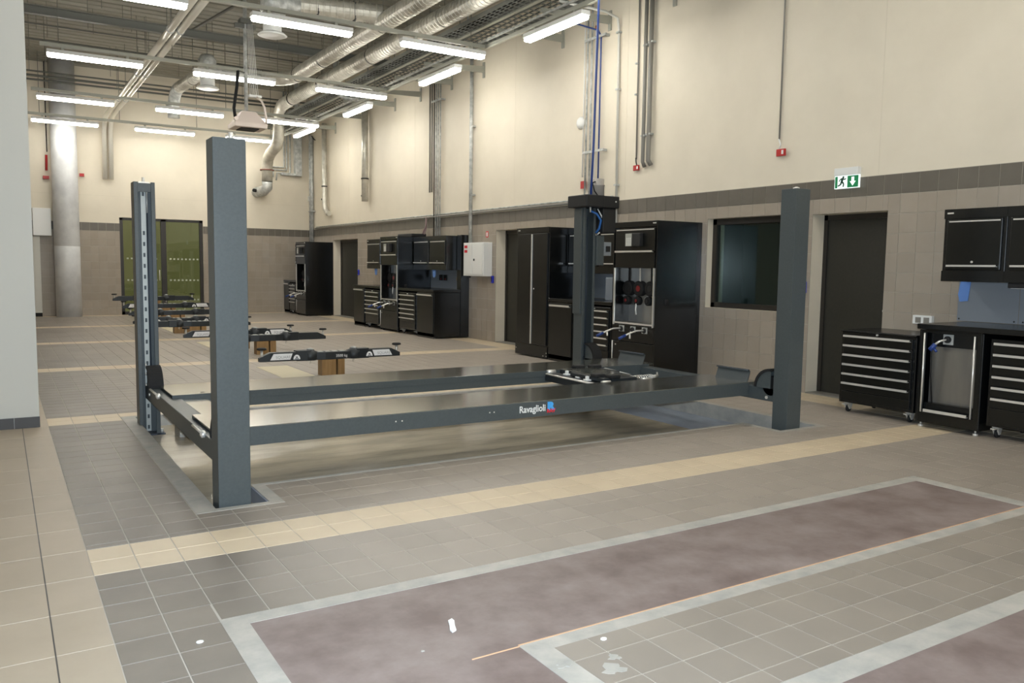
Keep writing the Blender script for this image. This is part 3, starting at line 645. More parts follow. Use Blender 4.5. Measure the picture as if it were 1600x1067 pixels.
# pipes in the far corner on the far wall
for k, (x, zl) in enumerate(((7.42, 4.36), (7.50, 4.28), (7.60, 4.19))):
    t = empty('corner_pipe', (x, FY-.06, zl), '%s L-shaped pipe on the far wall in the corner, bending towards the duct outlet' % ('inner', 'middle', 'outer')[k], 'pipe', 'L-shaped pipes in the far corner')
    part('pipe', MB().tube([(x, FY-.06, CZ), (x, FY-.06, zl+.05), (x-.02, FY-.06, zl), (x-.4, FY-.06, zl), (x-.42, FY-.06, zl-.22)], .022, 8), m_galvm, t)
single('corner_duct', MB().box(7.72, 7.92, FY-.22, FY-.01, 4.12, 5.7).box(7.3, 7.75, FY-.18, FY-.06, 4.12, 4.2), m_galvm, 'flat galvanised casing going down the far wall in the right corner', 'duct', (7.8, FY-.1, 4.1), bev=.01)
t = empty('surface_conduit', (WX-.03, 24.1, 3.6), 'cream surface conduit with a small socket at the far end of the right wall', 'conduit')
part('conduit', MB().box(WX-.03, WX, 24.86, 24.94, 3.55, 5.6), m_cream, t); part('socket', MB().box(WX-.05, WX, 24.8, 24.97, 3.4, 3.55), m_white, t)
# horizontal air line on top of the dark tile band
t = empty('air_line', (PX, 17, 2.56), 'long dark grey horizontal pipe lying along the top edge of the dark tile band', 'pipe')
part('pipe', MB().tube([(PX+.01, 24.3, 2.54), (PX+.01, 10.16, 2.54)], .022, 8), m_pipegrey, t)
part('conduit', MB().tube([(WX-.025, 24.3, 2.585), (WX-.025, 10.16, 2.585)], .014, 6), m_galvm, t)
# distribution box, signs, call boxes, sockets
t = empty('distribution_box', (WX-.12, 14.27, 1.28), 'white electrical distribution box on the wall right of the middle workbench', 'electrical box')
part('case', MB().box(WX-.2, WX-.01, 13.86, 14.68, 1.28, 1.94), m_white, t, .005)
part('door', MB().box(WX-.212, WX-.2, 13.90, 14.30, 1.31, 1.91), m_white, t, .003); part('side_door', MB().box(WX-.212, WX-.2, 14.32, 14.65, 1.31, 1.91), m_white, t, .003)
part('lock', MB().disc_stack((WX-.215, 14.22, 1.6), [(.02, -.01), (.025, 0)], 12, 'x'), m_blackm, t)
for z in (1.83, 1.74): part('warning_sticker', MB().box(WX-.215, WX-.212, 14.5, 14.62, z, z+.055), m_redp, t)
part('cable_gland', MB().cyl((WX-.1, 14.6, 1.24), (WX-.1, 14.6, 1.28), .02, 8), m_blackm, t)
t = empty('fire_notice', (WX, 14.06, 2.05), 'small red-edged notice above the white distribution box', 'sign')
part('board', MB().box(WX-.012, WX-.008, 14.02, 14.11, 2.04, 2.16), m_redp, t); part('paper', MB().box(WX-.014, WX-.012, 14.04, 14.09, 2.06, 2.14), m_white, t)
t = empty('exit_sign', (WX, 5.97, 2.41), 'lit green and white emergency exit sign with running man and arrow', 'sign')
Y0, Y1 = 6.115, 5.80          # left and right edge as seen
part('housing', MB().box(WX-.07, WX-.008, Y1+.01, Y0, 2.545, 2.63), m_white, t, .004)
part('panel', MB().box(WX-.055, WX-.03, Y1, Y0, 2.40, 2.545), m_exitw, t, .002)
xs = WX-.0565
part('green_field', MB().box(xs, xs+.0015, Y1+.008, Y1+.147, 2.408, 2.537), m_exitg, t)
part('green_door', MB().box(xs, xs+.0015, Y0-.04, Y0-.008, 2.408, 2.537), m_exitg, t)
def yz(pts, y, z, s): return [(y - a*s, z + b*s) for a, b in pts]
part('arrow', MB().prism(yz([(-.14,.4),(.14,.4),(.14,.0),(.32,.0),(0,-.42),(-.32,0),(-.14,0)], Y1+.078, 2.475, .12), 'x', xs-.001, xs), m_exitw, t)
def limb(b, a0, a1, wd, y, z, s):
    wd *= 1.5; a0, a1 = Vector(a0), Vector(a1); d = (a1-a0).normalized(); n = Vector((-d.y, d.x))*wd/2
    b.prism(yz([tuple(a0+n), tuple(a0-n), tuple(a1-n), tuple(a1+n)], y, z, s), 'x', xs-.001, xs); return b
rb = MB(); cy_, cz_, s_ = Y0-.098, 2.472, .135
rb.prism(yz([(.12+.095*math.cos(a*math.pi/5), .40+.095*math.sin(a*math.pi/5)) for a in range(10)], cy_, cz_, s_), 'x', xs-.001, xs)
for a0, a1, wd in (((.06,.33),(-.03,.02),.15), ((.05,.3),(.26,.2),.07), ((.26,.2),(.38,.3),.06), ((.0,.3),(-.2,.22),.07), ((-.2,.22),(-.28,.06),.06), ((-.03,.04),(.17,-.12),.1), ((.17,-.12),(.14,-.4),.08), ((-.04,.04),(-.14,-.22),.1), ((-.14,-.22),(-.38,-.3),.08)): limb(rb, a0, a1, wd, cy_, cz_, s_)
part('running_figure', rb, mat('sign_dark_green', (16, 70, 50), .6), t)
for y, z, lb in ((6.5, 1.2, 'bright blue call box beside the near door, half behind the lift post'), (13.82, 1.15, 'bright blue call box below the white distribution box'), (20.86, 1.2, 'bright blue call box beside the far side door')):
    t = empty('call_box', (WX-.03, y, z), lb, 'call box', 'blue call boxes')
    part('case', MB().box(WX-.045, WX-.008, y-.035, y+.03, z, z+.14), m_bluebox, t, .008); part('face', MB().box(WX-.048, WX-.045, y-.018, y+.012, z+.03, z+.11), m_blackm, t)
t = empty('wall_socket', (WX-.03, 5.0, .93), 'grey double wall socket between the near door and the right workbench', 'socket')
part('cover', MB().box(WX-.05, WX-.008, 4.87, 5.08, .93, 1.02), m_white, t, .003)
for y in (4.93, 5.02): part('outlet', MB().box(WX-.053, WX-.05, y-.032, y+.028, .94, 1.0), m_pipegrey, t)
part('conduit', MB().box(WX-.03, WX-.008, 4.93, 4.97, .2, .93), m_white, t)

# ------------------------------------------------------------------ workshop cabinets
FX = 7.38
def caster(t, x, y, brake, name='caster', zt=.115):
    c = part(name, MB().box(x-.035, x+.035, y-.03, y+.03, zt-.022, zt).prism([(x-.04, .075), (x+.01, zt-.02), (x+.035, zt-.02), (x+.01, .035), (x-.01, .03)], 'y', y-.026, y-.015).prism([(x-.04, .075), (x+.01, zt-.02), (x+.035, zt-.02), (x+.01, .035), (x-.01, .03)], 'y', y+.015, y+.026), m_chrome, t)
    part('wheel', MB().disc_stack((x, y, .038), [(.02, -.013), (.036, -.01), (.038, 0), (.036, .01), (.02, .013)], 18, 'y'), m_rubber, c)
    if brake: part('brake_pedal', MB().box(x-.085, x-.02, y-.018, y+.018, .082, .092), m_chrome, c)
def handle(t, x, y0, y1, z, name='handle', h=.014):
    return part(name, MB().box(x-.03, x-.022, y0, y1, z-h/2, z+h).box(x-.024, x, y0, y1, z-h/2, z-h/2+.005), m_chrome, t)
def drawers(y0, y1, label, zt=.86, zb=.105, fx=FX, n=7, depth=.62, grp=None, top=True):
    t = empty('drawer_trolley', (fx+.3, (y0+y1)/2, 0), label, 'tool trolley', grp)
    part('body', MB().box(fx+.02, fx+depth, y0, y1, zb, zt), m_black, t, .006)
    if top: part('top', MB().box(fx, fx+depth+.01, y0-.003, y1+.003, zt, zt+.018), m_black, t, .006)
    zs = [zt-.03-(.098 if n == 7 else .1)*k for k in range(n)] + [zb+.02]
    for k in range(n-1 if False else n):
        za, zc = zs[k], zs[k+1]
        d = part('drawer', MB().box(fx, fx+.018, y0+.035, y1-.035, zc+.006, za), m_blackf, t, .003)
        if k < n-1 or n < 7: handle(d, fx, y0+.05, y1-.05, za-.016)
    part('lock', MB().cyl((fx-.004, (y0+y1)/2, zt-.012), (fx+.02, (y0+y1)/2, zt-.012), .009, 10), m_chrome, t)
    for yy in (y0+.07, y1-.07):
        caster(t, fx+.09, yy, True); caster(t, fx+depth-.09, yy, False)
    return t
def bin_cab(y0, y1, label, fx=FX, zt=.93, grp=None, hy=None):
    t = empty('base_cabinet', (fx+.3, (y0+y1)/2, 0), label, 'cabinet', grp)
    part('body', MB().box(fx+.02, WX-.02, y0, y1, .03, zt), m_black, t, .004)
    d = part('door', MB().box(fx, fx+.018, y0+.012, y1-.012, .1, zt-.02), m_blackf, t, .003); handle(d, fx, y0+.05, y1-.05, zt-.06, h=.02)
    part('plinth', MB().box(fx+.02, fx+.035, y0, y1, 0.0, .1), m_blackf, t)
    for yy in (y0+.05, y1-.05): part('foot', MB().cyl((fx+.06, yy, 0), (fx+.06, yy, .03), .016, 8), m_chrome, t)
    return t
def worktop(y0, y1, label, fx=FX):
    return single('worktop', MB().box(fx-.005, WX-.01, y0, y1, .935, .985), m_black, label, 'worktop', (fx+.4, (y0+y1)/2, .935), bev=.004)
def upper(y0, y1, label, fx=7.75, nd=1, plate=False, grp=None, z0=1.385, z1=2.09):
    t = empty('wall_cabinet', (fx+.2, (y0+y1)/2, z0), label, 'wall cabinet', grp)
    part('body', MB().box(fx+.012, WX-.008, y0, y1, z0, z1), m_black, t, .006)
    part('top_fascia', MB().box(fx, fx+.012, y0, y1, z1-.09, z1), m_black, t); part('bottom_fascia', MB().box(fx, fx+.012, y0, y1, z0, z0+.10), m_black, t)
    wd = (y1-y0)/nd
    for k in range(nd):
        a, b = y0+wd*k+.035, y0+wd*(k+1)-.035
        d = part('flap_door', MB().box(fx-.006, fx+.012, a, b, z0+.108, z1-.098), m_blackf, t, .008)
        handle(d, fx-.004, a+.025, b-.025, z0+.145, h=.012)
        part('lock', MB().cyl((fx-.012, (a+b)/2, z0+.185), (fx, (a+b)/2, z0+.185), .011, 10), m_chrome, d)
        part('top_edge', MB().box(fx-.009, fx-.004, a+.02, b-.02, z1-.125, z1-.112), m_chrome, d)
    if plate: part('name_plate', MB().box(fx-.003, fx, y1-.09, y1-.03, z1-.045, z1-.03), m_chrome, t)
    return t
def tall(y0, y1, label, lit=True, nozzles=True, full=True, name='tall_tool_cabinet', reels=True):
    """combined tool cabinet: flap with panel, open display niche with reels, service panel, lower door"""
    t = empty(name, (FX+.4, (y0+y1)/2, 0), label, 'tool cabinet')
    xb = WX-.01; a, b = y0+.045, y1-.05
    part('side_panel', MB().box(FX, xb, y0, y0+.018, .02, 2.105), m_black, t, .004)
    part('side_panel', MB().box(FX, xb, y1-.018, y1, .02, 2.105), m_black, t, .004)
    part('top_panel', MB().box(FX, xb, y0+.018, y1-.018, 2.03, 2.105), m_black, t, .004)
    part('upper_body', MB().box(FX+.05, xb, y0+.018, y1-.018, 1.475, 2.03), m_black, t); part('lower_body', MB().box(FX+.05, xb, y0+.018, y1-.018, .06, .70), m_black, t)
    part('niche_back', MB().box(FX+.30, FX+.31, y0+.018, y1-.018, .70, 1.475), m_steel if lit else m_steel, t)
    part('niche_floor', MB().box(FX+.03, FX+.3, y0+.018, y1-.018, .70, .715), m_steel, t)
    fl_ = part('flap_door', MB().box(FX-.004, FX+.02, a, b, 1.70, 2.01), m_blackf, t, .004)
    handle(fl_, FX-.004, a+.02, b-.02, 1.695, h=.016); part('top_edge', MB().box(FX-.006, FX-.003, a+.02, b-.02, 1.985, 2.0), m_chrome, fl_)
    cw = (y1-y0)
    cb_ = part('control_box', MB().box(FX-.07, FX-.004, y0+cw*.30, y0+cw*.62, 1.765, 1.945), m_blackm, t, .01)
    part('keypad', MB().box(FX-.074, FX-.07, y0+cw*.48, y0+cw*.62, 1.77, 1.94), m_keypad, cb_)
    kb = MB()
    for i in range(3):
        for j in range(5): kb.box(FX-.076, FX-.074, y0+cw*.495+i*.035, y0+cw*.495+i*.035+.02, 1.78+j*.022, 1.794+j*.022)
    part('keys', kb, m_white, cb_, kind='stuff')
    part('middle_panel', MB().box(FX, FX+.02, a, b, 1.48, 1.685), m_blackf, t, .004)
    part('niche_frame', MB().box(FX-.012, FX+.01, a-.012, a+.006, .68, 1.475).box(FX-.012, FX+.01, b-.006, b+.012, .68, 1.475).box(FX-.014, FX+.01, a+.01, b-.01, .70, .722), m_chrome, t)
    part('service_panel', MB().box(FX, FX+.02, y0+.02, y1-.02, .46, .685), m_black, t, .003)
    lower = part('lower_door', MB().box(FX, FX+.02, y0+.02, y1-.02, .05, .45), m_blackf, t, .003)
    part('keyhole', MB().box(FX-.002, FX, (y0+y1)/2-.06, (y0+y1)/2-.045, .33, .37).box(FX-.002, FX, (y0+y1)/2+.1, (y0+y1)/2+.115, .33, .37), m_blackm, lower)
    part('edge_strip', MB().cyl((FX-.008, y1-.035, .12), (FX-.008, y1-.035, .45), .008, 8), m_chrome, t)
    part('lower_lock', MB().cyl((FX-.006, y1-.1, .40), (FX, y1-.1, .40), .011, 10), m_chrome, t)
    for k in range(3):
        yy = y1 - cw*(.25+.265*k)
        op = part('outlet_plate', MB().box(FX-.006, FX, yy-.055, yy+.055, .59, .695-.02), m_galvm, t, .002)
        part('nozzle_port', MB().disc_stack((FX-.006, yy, .63), [(.03, -.022), (.035, -.01), (.035, 0)], 14, 'x'), m_blackm, op)
        if nozzles and k in (0, 2):
            h = part('air_gun', MB().tube([(FX-.02, yy, .635), (FX-.12, yy+.04, .63), (FX-.22, yy+.08, .59), (FX-.27, yy+.10, .56)], .012, 8).cyl((FX-.2, yy+.07, .59), (FX-.215, yy+.05, .53), .012, 8), m_chrome, t)
            part('blue_grip', MB().cyl((FX-.25, yy+.093, .572), (FX-.34, yy+.13, .525), .02, 8), m_blue, h)
    if reels:
        for k, f_ in enumerate((.14, .40, .66)):
            yy = y1-cw*f_
            rl = part('hose_reel', MB().disc_stack((FX+.2, yy, 1.19), [(.075, -.04), (.105, -.035), (.105, -.02), (.07, -.015), (.07, .015), (.105, .02), (.105, .04)], 20, 'x'), m_rubber, t)
            part('reel_label', MB().disc_stack((FX+.2, yy, 1.19), [(.04, -.046), (.045, -.04)], 16, 'x'), m_dred if k == 1 else m_blackm, rl)
            part('strap', MB().box(FX+.19, FX+.2, yy-.012, yy+.012, 1.27, 1.475), m_chrome if k == 1 else m_rubber, rl)
        for k, f_ in enumerate((.12, .37, .62, .95)):
            yy = y1-cw*f_
            if yy < a: yy = a+.03
            rl = part('small_reel', MB().disc_stack((FX+.19, yy, 1.02), [(.05, -.035), (.062, -.03), (.062, .03)], 16, 'x'), m_rubber, t)
            part('cap', MB().disc_stack((FX+.15, yy, 1.02), [(.02, -.005), (.025, 0)], 10, 'x'), m_dred if k in (0, 1) else m_blackm, rl)
        part('hanging_hose', MB().tube([(FX+.16, y1-cw*.37, .98), (FX+.15, y1-cw*.37, .9), (FX+.14, y1-cw*.40, .83)], .01, 8), m_white, t)
    part('name_plate', MB().box(FX-.003, FX, y0+.03, y0+.09, 2.065, 2.08), m_chrome, t)
    for yy in (y0+.06, y1-.06): part('foot', MB().cyl((FX+.06, yy, 0), (FX+.06, yy, .06), .018, 8).cyl((xb-.06, yy, 0), (xb-.06, yy, .06), .018, 8), m_blackm, t)
    return t

# --- group by the lift (between the near window and the second door)
tall(8.22, 9.13, 'tall black tool cabinet left of the wall window, keypad and reels inside')
t = empty('wardrobe', (FX+.4, 11.2, 0), 'tall black two-door locker at the left end of the group by the lift motor', 'locker')
part('body', MB().box(FX+.02, WX-.01, 10.74, 11.69, .03, 2.105), m_black, t, .004)
part('top_fascia', MB().box(FX, FX+.02, 10.74, 11.69, 2.02, 2.105), m_black, t); part('plinth', MB().box(FX, FX+.02, 10.74, 11.69, .02, .20), m_blackf, t)
dl = part('door', MB().box(FX-.006, FX+.02, 11.225, 11.65, .215, 2.01), m_blackf, t, .006); dr = part('door', MB().box(FX-.006, FX+.02, 10.78, 11.195, .215, 2.01), m_blackf, t, .006)
part('edge_handle', MB().box(FX-.018, FX-.004, 11.197, 11.222, .22, 2.0), m_chrome, dl)
part('lock', MB().cyl((FX-.012, 11.14, 1.12), (FX, 11.14, 1.12), .012, 10), m_chrome, dr); part('name_plate', MB().box(FX-.003, FX, 11.58, 11.64, 2.06, 2.075), m_chrome, t)
part('bolt', (lambda b: [b.cyl((FX-.004, y, z), (FX, y, z), .008, 8) for y, z in ((11.66, .12), (10.85, .05), (10.76, .1), (10.76, .05))] and b)(MB()), m_chrome, t)
bin_cab(10.09, 10.72, 'black pull-out bin cabinet right of the tall two-door locker')
drawers(9.17, 9.92, 'black drawer trolley half hidden behind the motorised lift post', zt=.89, n=7)
worktop(9.14, 10.73, 'black worktop between the two-door locker and the tool cabinet by the lift')
upper(9.14, 10.73, 'black wall cabinets above the worktop behind the motorised lift post', nd=2)
single('back_panel', MB().box(WX-.02, WX-.009, 9.14, 10.73, .99, 1.385), m_steell, 'pale back panel above the worktop behind the motorised lift post', 'panel', (WX, 10, 1))
t = empty('bench_grinder_box', (7.9, 9.45, .985), 'grey power socket column on the worktop behind the lift post', 'box')
part('case', MB().box(7.72, 7.95, 9.45, 9.72, .985, 1.33), m_steell, t, .01); part('switch', MB().box(7.715, 7.72, 9.5, 9.53, 1.02, 1.04), m_blackm, t)
# --- middle group
bin_cab(18.48, 19.15, 'black base cabinet at the left end of the middle workbench')
drawers(17.56, 18.42, 'black drawer trolley in the middle group, left of its tall tool cabinet', zt=.88)
tall(16.53, 17.50, 'tall black tool cabinet in the centre of the middle workbench')
drawers(15.62, 16.46, 'black drawer trolley in the middle group, right of its tall tool cabinet', zt=.88)
bin_cab(14.80, 15.57, 'black base cabinet at the right end of the middle workbench')
worktop(17.51, 19.16, 'left half of the black worktop of the middle workbench'); worktop(14.79, 16.52, 'right half of the black worktop of the middle workbench')
upper(17.52, 19.2, 'black wall cabinets left of the tall cabinet of the middle workbench', nd=2, plate=True)
upper(14.97, 16.52, 'black wall cabinets right of the tall cabinet of the middle workbench', nd=2)
single('end_tower', MB().box(8.0, WX-.008, 14.80, 14.96, .99, 2.105).box(8.0, WX-.008, 14.78, 14.799, .02, 2.105), m_black, 'narrow black full-height end panel closing the middle workbench', 'panel', (8.1, 14.9, 0), bev=.004)
single('back_panel', MB().box(WX-.02, WX-.009, 14.97, 16.52, .99, 1.385), m_steell, 'pale back panel of the middle workbench with sockets', 'panel', (WX, 15.7, 1))
for y, lb in ((16.0, 'left'), (15.8, 'right')):
    t = empty('bench_socket', (WX-.04, y, 1.13), '%s small dark socket on the back panel of the middle workbench' % lb, 'socket', 'sockets of the middle workbench')
    part('case', MB().box(WX-.05, WX-.02, y-.06, y+.06, 1.16, 1.28), m_blackm, t, .004); part('indicator', MB().box(WX-.053, WX-.05, y-.05, y-.02, 1.18, 1.2), m_redp, t)
t = empty('keys', (WX-.03, 14.7, 1.1), 'small coloured fittings hanging at the right end of the middle workbench', 'fittings')
for y, z, m in ((15.25, 1.2, m_fwood), (15.18, 1.13, m_redp), (15.1, 1.16, m_blackm), (15.12, 1.08, m_pipegrey)): part('fitting', MB().box(WX-.04, WX-.02, y-.025, y+.025, z-.03, z+.03), m, t, .004)
for x, y, lb in ((7.8, 18.75, 'blue film hanging under the left wall cabinets of the middle workbench'), (7.8, 15.6, 'blue film hanging under the right wall cabinets of the middle workbench')):
    single('blue_film', MB().prism([(y-.08, 1.385), (y+.09, 1.385), (y+.06, 1.25), (y, 1.22), (y-.06, 1.26)], 'x', x, x+.004), m_bluetape, lb, 'film', (x, y, 1.22))
t = empty('cable_spool_box', (7.9, 16.6, 2.105), 'flat black box on top of the middle tall cabinet with cables going up', 'box')
part('case', MB().box(7.7, 8.05, 16.5, 17.25, 2.105, 2.17), m_blackm, t, .01); part('cable', MB().tube([(8.0, 16.6, 2.15), (8.1, 16.62, 2.35), (WX-.05, 16.7, 2.56)], .018, 6).tube([(8.0, 16.5, 2.15), (8.1, 16.6, 2.3), (WX-.05, 16.72, 2.56)], .012, 6), mat('mauve_cable', (122, 98, 98), .6), t)
# --- far group
tall(22.87, 23.75, 'farthest tall black tool cabinet in the far right corner')
drawers(23.80, 24.42, 'farthest drawer trolley next to the far wall', zt=.88, n=7)
bin_cab(24.45, 24.97, 'farthest black base cabinet against the far wall')
worktop(23.76, 24.98, 'black worktop in the far right corner')
upper(23.76, 24.98, 'black wall cabinet in the far right corner', nd=1)
# --- right group
drawers(4.59, 5.42, 'black six-drawer trolley on chrome casters left of the right workbench', zt=.845, fx=7.44, n=7)
t = empty('reel_cabinet', (7.7, 4.2, 0), 'black base cabinet with open steel-lined front and hose outlet at the right', 'cabinet')
FR_ = 7.40; y0, y1 = 3.93, 4.53
part('side_panel', MB().box(FR_, WX-.01, y1-.02, y1, .05, .93), m_black, t, .004); part('side_panel', MB().box(FR_, WX-.01, y0, y0+.02, .05, .93), m_black, t, .004)
part('front_frame', MB().box(FR_, FR_+.02, y0+.02, y1-.02, .05, .145).box(FR_, FR_+.02, y0+.02, y0+.06, .145, .93).box(FR_, FR_+.02, y1-.06, y1-.02, .145, .93).box(FR_, FR_+.02, y0+.06, y1-.06, .905, .93), m_blackf, t, .002)
part('steel_back', MB().box(FR_+.10, FR_+.108, y0+.04, y1-.06, .24, .785), m_steel, t)
part('lower_box', MB().box(FR_+.03, FR_+.5, y0+.03, y1-.03, .07, .24), m_black, t); part('upper_box', MB().box(FR_+.06, FR_+.5, y0+.03, y1-.03, .775, .93), m_black, t)
part('chrome_upright', MB().cyl((FR_-.008, y1-.055, .15), (FR_-.008, y1-.055, .90), .008, 8), m_chrome, t); part('chrome_upright', MB().cyl((FR_-.008, y0+.075, .15), (FR_-.008, y0+.075, .90), .008, 8), m_chrome, t)
handle(t, FR_, y0+.1, y1-.09, .165, 'pull_bar', .018)
op = part('outlet_plate', MB().box(FR_+.05, FR_+.06, 4.235, 4.33, .80, .895), m_galvm, t, .002); part('port', MB().disc_stack((FR_+.05, 4.283, .848), [(.02, -.03), (.032, -.02), (.032, 0)], 14, 'x'), m_blackm, op)
ag = part('air_gun', MB().tube([(FR_+.03, 4.283, .85), (FR_-.01, 4.33, .83), (FR_-.03, 4.37, .79)], .01, 8), m_chrome, t); part('blue_grip', MB().cyl((FR_-.02, 4.36, .80), (FR_-.04, 4.40, .745), .022, 8).cyl((FR_-.02, 4.38, .77), (FR_-.03, 4.34, .735), .012, 8), m_blue, ag)
part('black_hose', MB().tube([(FR_-.03, 4.39, .74), (FR_-.01, 4.395, .5), (FR_+.05, 4.40, .2)], .007, 6), m_rubber, t)
for y in (y0+.05, y1-.03): part('foot', MB().cyl((FR_+.05, y, 0), (FR_+.05, y, .02), .024, 10).cyl((FR_+.05, y, .02), (FR_+.05, y, .07), .009, 8).cyl((WX-.1, y, 0), (WX-.1, y, .07), .01, 8), m_chrome, t)
drawers(3.0, 3.90, 'black drawer trolley under the right workbench at the picture edge', zt=.89, fx=7.44, n=7, top=False)
worktop(2.6, 4.545, 'thick black worktop of the right workbench')
upper(3.98, 4.565, 'black wall cabinet at the right with chrome-edged flap door', nd=1, plate=True, z1=2.07); upper(2.8, 3.978, 'black wall cabinet cut off by the right picture edge', nd=2, z1=2.07)
t = empty('back_panel', (WX, 3.8, .99), 'bluish-grey back panel above the right workbench', 'panel')
part('panel', MB().box(WX-.03, WX-.01, 2.6, 4.62, .99, 1.6), m_steell, t); part('joint', MB().box(WX-.031, WX-.03, 4.03, 4.036, .99, 1.385), m_pipegrey, t)
part('screw', (lambda b: [b.cyl((WX-.034, y, z), (WX-.03, y, z), .008, 8) for y, z in ((4.6, 1.01), (4.07, 1.01), (3.99, 1.01))] and b)(MB()), m_blackm, t)
single('blue_film', MB().prism([(4.50, 1.385), (4.60, 1.385), (4.62, 1.25), (4.60, 1.18), (4.52, 1.19)], 'x', WX-.036, WX-.031), m_bluetape, 'blue protective film hanging below the right wall cabinet', 'film', (WX, 4.55, 1.2))
t = empty('under_cabinet_lamp', (7.9, 3.8, 1.33), 'small black lamp under the right wall cabinet at the picture edge', 'lamp')
part('case', MB().box(7.77, 7.95, 3.3, 3.95, 1.335, 1.385), m_blackm, t, .008); part('lens', MB().box(7.79, 7.93, 3.32, 3.93, 1.33, 1.335), m_white, t)
# ------------------------------------------------------------------ four-post lift
lift = empty('four_post_lift', (3.7, 6.6, 0), 'slate-grey four-post car lift with two long runways standing in the shallow pit', 'car lift')
def post(x0, y0, w_, d_, opens, zt, zb=-.1):
    """C channel, open towards +1 (far side) or -1 (near side) in y"""
    t_, lip = .012, .035
    if opens > 0: P = [(x0, y0+d_), (x0, y0), (x0+w_, y0), (x0+w_, y0+d_), (x0+w_-lip, y0+d_), (x0+w_-lip, y0+d_-t_), (x0+w_-t_, y0+d_-t_), (x0+w_-t_, y0+t_), (x0+t_, y0+t_), (x0+t_, y0+d_-t_), (x0+lip, y0+d_-t_), (x0+lip, y0+d_)]
    else: P = [(x0, y0), (x0+lip, y0), (x0+lip, y0+t_), (x0+t_, y0+t_), (x0+t_, y0+d_-t_), (x0+w_-t_, y0+d_-t_), (x0+w_-t_, y0+t_), (x0+w_-lip, y0+t_), (x0+w_-lip, y0), (x0+w_, y0), (x0+w_, y0+d_), (x0, y0+d_)]
    p = part('post', MB().prism(P, 'z', zb, zt), m_post, lift)
    b_ = p.modifiers.new('bevel', 'BEVEL'); b_.width = .003; b_.segments = 2; b_.limit_method = 'ANGLE'
    part('base_plate', MB().box(x0-.03, x0+w_+.04, y0-.0, y0+d_+.0, zb-.0, zb+.012), m_postin, p)
    return p
def strip(p, x, y, z0, z1, m, pitch=.098, zh=1.75):
    b = MB(); h = .018
    b.box(x-.02, x-.009, y, y+.006, z0, z1).box(x+.009, x+.02, y, y+.006, z0, z1)
    z = z0+.02; cuts = []
    while z < zh: cuts.append(z); z += pitch
    cuts.append(z1-.05); prev = z0
    for c in cuts: b.box(x-.009, x+.009, y, y+.006, prev, c); prev = c+.036
    b.box(x-.009, x+.009, y, y+.006, prev, z1)
    return part('latch_strip', b, m, p, label='perforated safety strip')
m_strip = mat('pale_zinc_strip', (186, 188, 182), .35, metal=.2); m_strip2 = mat('dull_zinc_strip', (120, 122, 116), .35, metal=.5)
pNL = post(1.075, 5.012, .19, .17, 1, 2.19); pNR = post(6.15, 5.012, .19, .17, 1, 2.21, -.15)
part('top_bolt', MB().cyl((1.20, 5.1, 2.19), (1.20, 5.1, 2.235), .014, 10).cyl((1.20, 5.1, 2.19), (1.20, 5.1, 2.205), .024, 6), m_chrome, pNL)
part('top_bolt', MB().disc_stack((6.24, 5.09, 2.21), [(.03, 0), (.03, .012), (.01, .022)], 12), m_chrome, pNR)
pFL = post(1.03, 7.93, .175, .165, -1, 2.165); pFR = post(6.09, 8.12, .19, .17, -1, 2.2, -.15)
strip(pFL, 1.122, 8.05, -.08, 2.10, m_strip); strip(pFR, 6.19, 8.235, 0, 2.08, m_strip2)
part('top_beam', MB().box(1.045, 1.19, 7.935, 7.955, 2.08, 2.155), m_post, pFL)
part('top_bolt', MB().cyl((1.12, 8.0, 2.165), (1.12, 8.0, 2.21), .012, 8).box(1.075, 1.165, 7.96, 8.04, 2.155, 2.17), m_chrome, pFL)
part('cable_rod', MB().cyl((1.15, 8.03, 1.9), (1.15, 8.03, 2.09), .006, 6), m_chrome, pFL); part('suspension_cable', MB().cyl((1.15, 8.03, .4), (1.15, 8.03, 1.9), .005, 6), m_postin, pFL)
part('suspension_cable', MB().cyl((6.225, 8.22, .4), (6.225, 8.22, 2.1), .005, 6), m_postin, pFR)
part('anchor_bolt', MB().cyl((1.06, 7.945, -.088), (1.06, 7.945, -.05), .014, 6).cyl((1.22, 7.96, -.088), (1.22, 7.96, -.05), .014, 6), m_chrome, pFL)
# crossbeams
cbL = part('crossbeam', MB().box(1.10, 1.235, 5.04, 8.07, .225, .352), m_post, lift, .004)
cbR = part('crossbeam', MB().box(6.175, 6.315, 5.04, 8.25, .225, .352), m_post, lift, .004)
part('cross_plate', MB().box(1.236, 1.42, 6.13, 7.07, .338, .346), m_deck, lift, .002)
for x0, x1, y, sgn, cb in ((1.085, 1.205, 7.9, -1, cbL), (6.13, 6.26, 5.21, 1, cbR), (6.13, 6.26, 8.1, -1, cbR), (1.11, 1.225, 5.21, 1, cbL)):
    # quarter-round pulley guard between beam end and post
    for nm, ra, rb_, xa, xc, m in (('pulley_guard', .165, .19, x0, x1, m_rubber), ('guard_plate', 0, .166, x0+.01, x0+.016, m_post), ('guard_plate', 0, .166, x1-.016, x1-.01, m_post)):
        A = [i*math.pi/2/10 for i in range(11)]
        P = [(y+sgn*rb_*math.cos(a), .352+rb_*math.sin(a)) for a in A] + ([(y+sgn*ra*math.cos(a), .352+ra*math.sin(a)) for a in A[::-1]] if ra else [(y, .352)])
        part(nm, MB().prism(P, 'x', xa, xc), m, cb)
    part('pulley', MB().disc_stack(((x0+x1)/2, y+sgn*.03, .37), [(.09, -.02), (.1, -.015), (.08, 0), (.1, .015), (.09, .02)], 20, 'x'), m_blackm, cb)
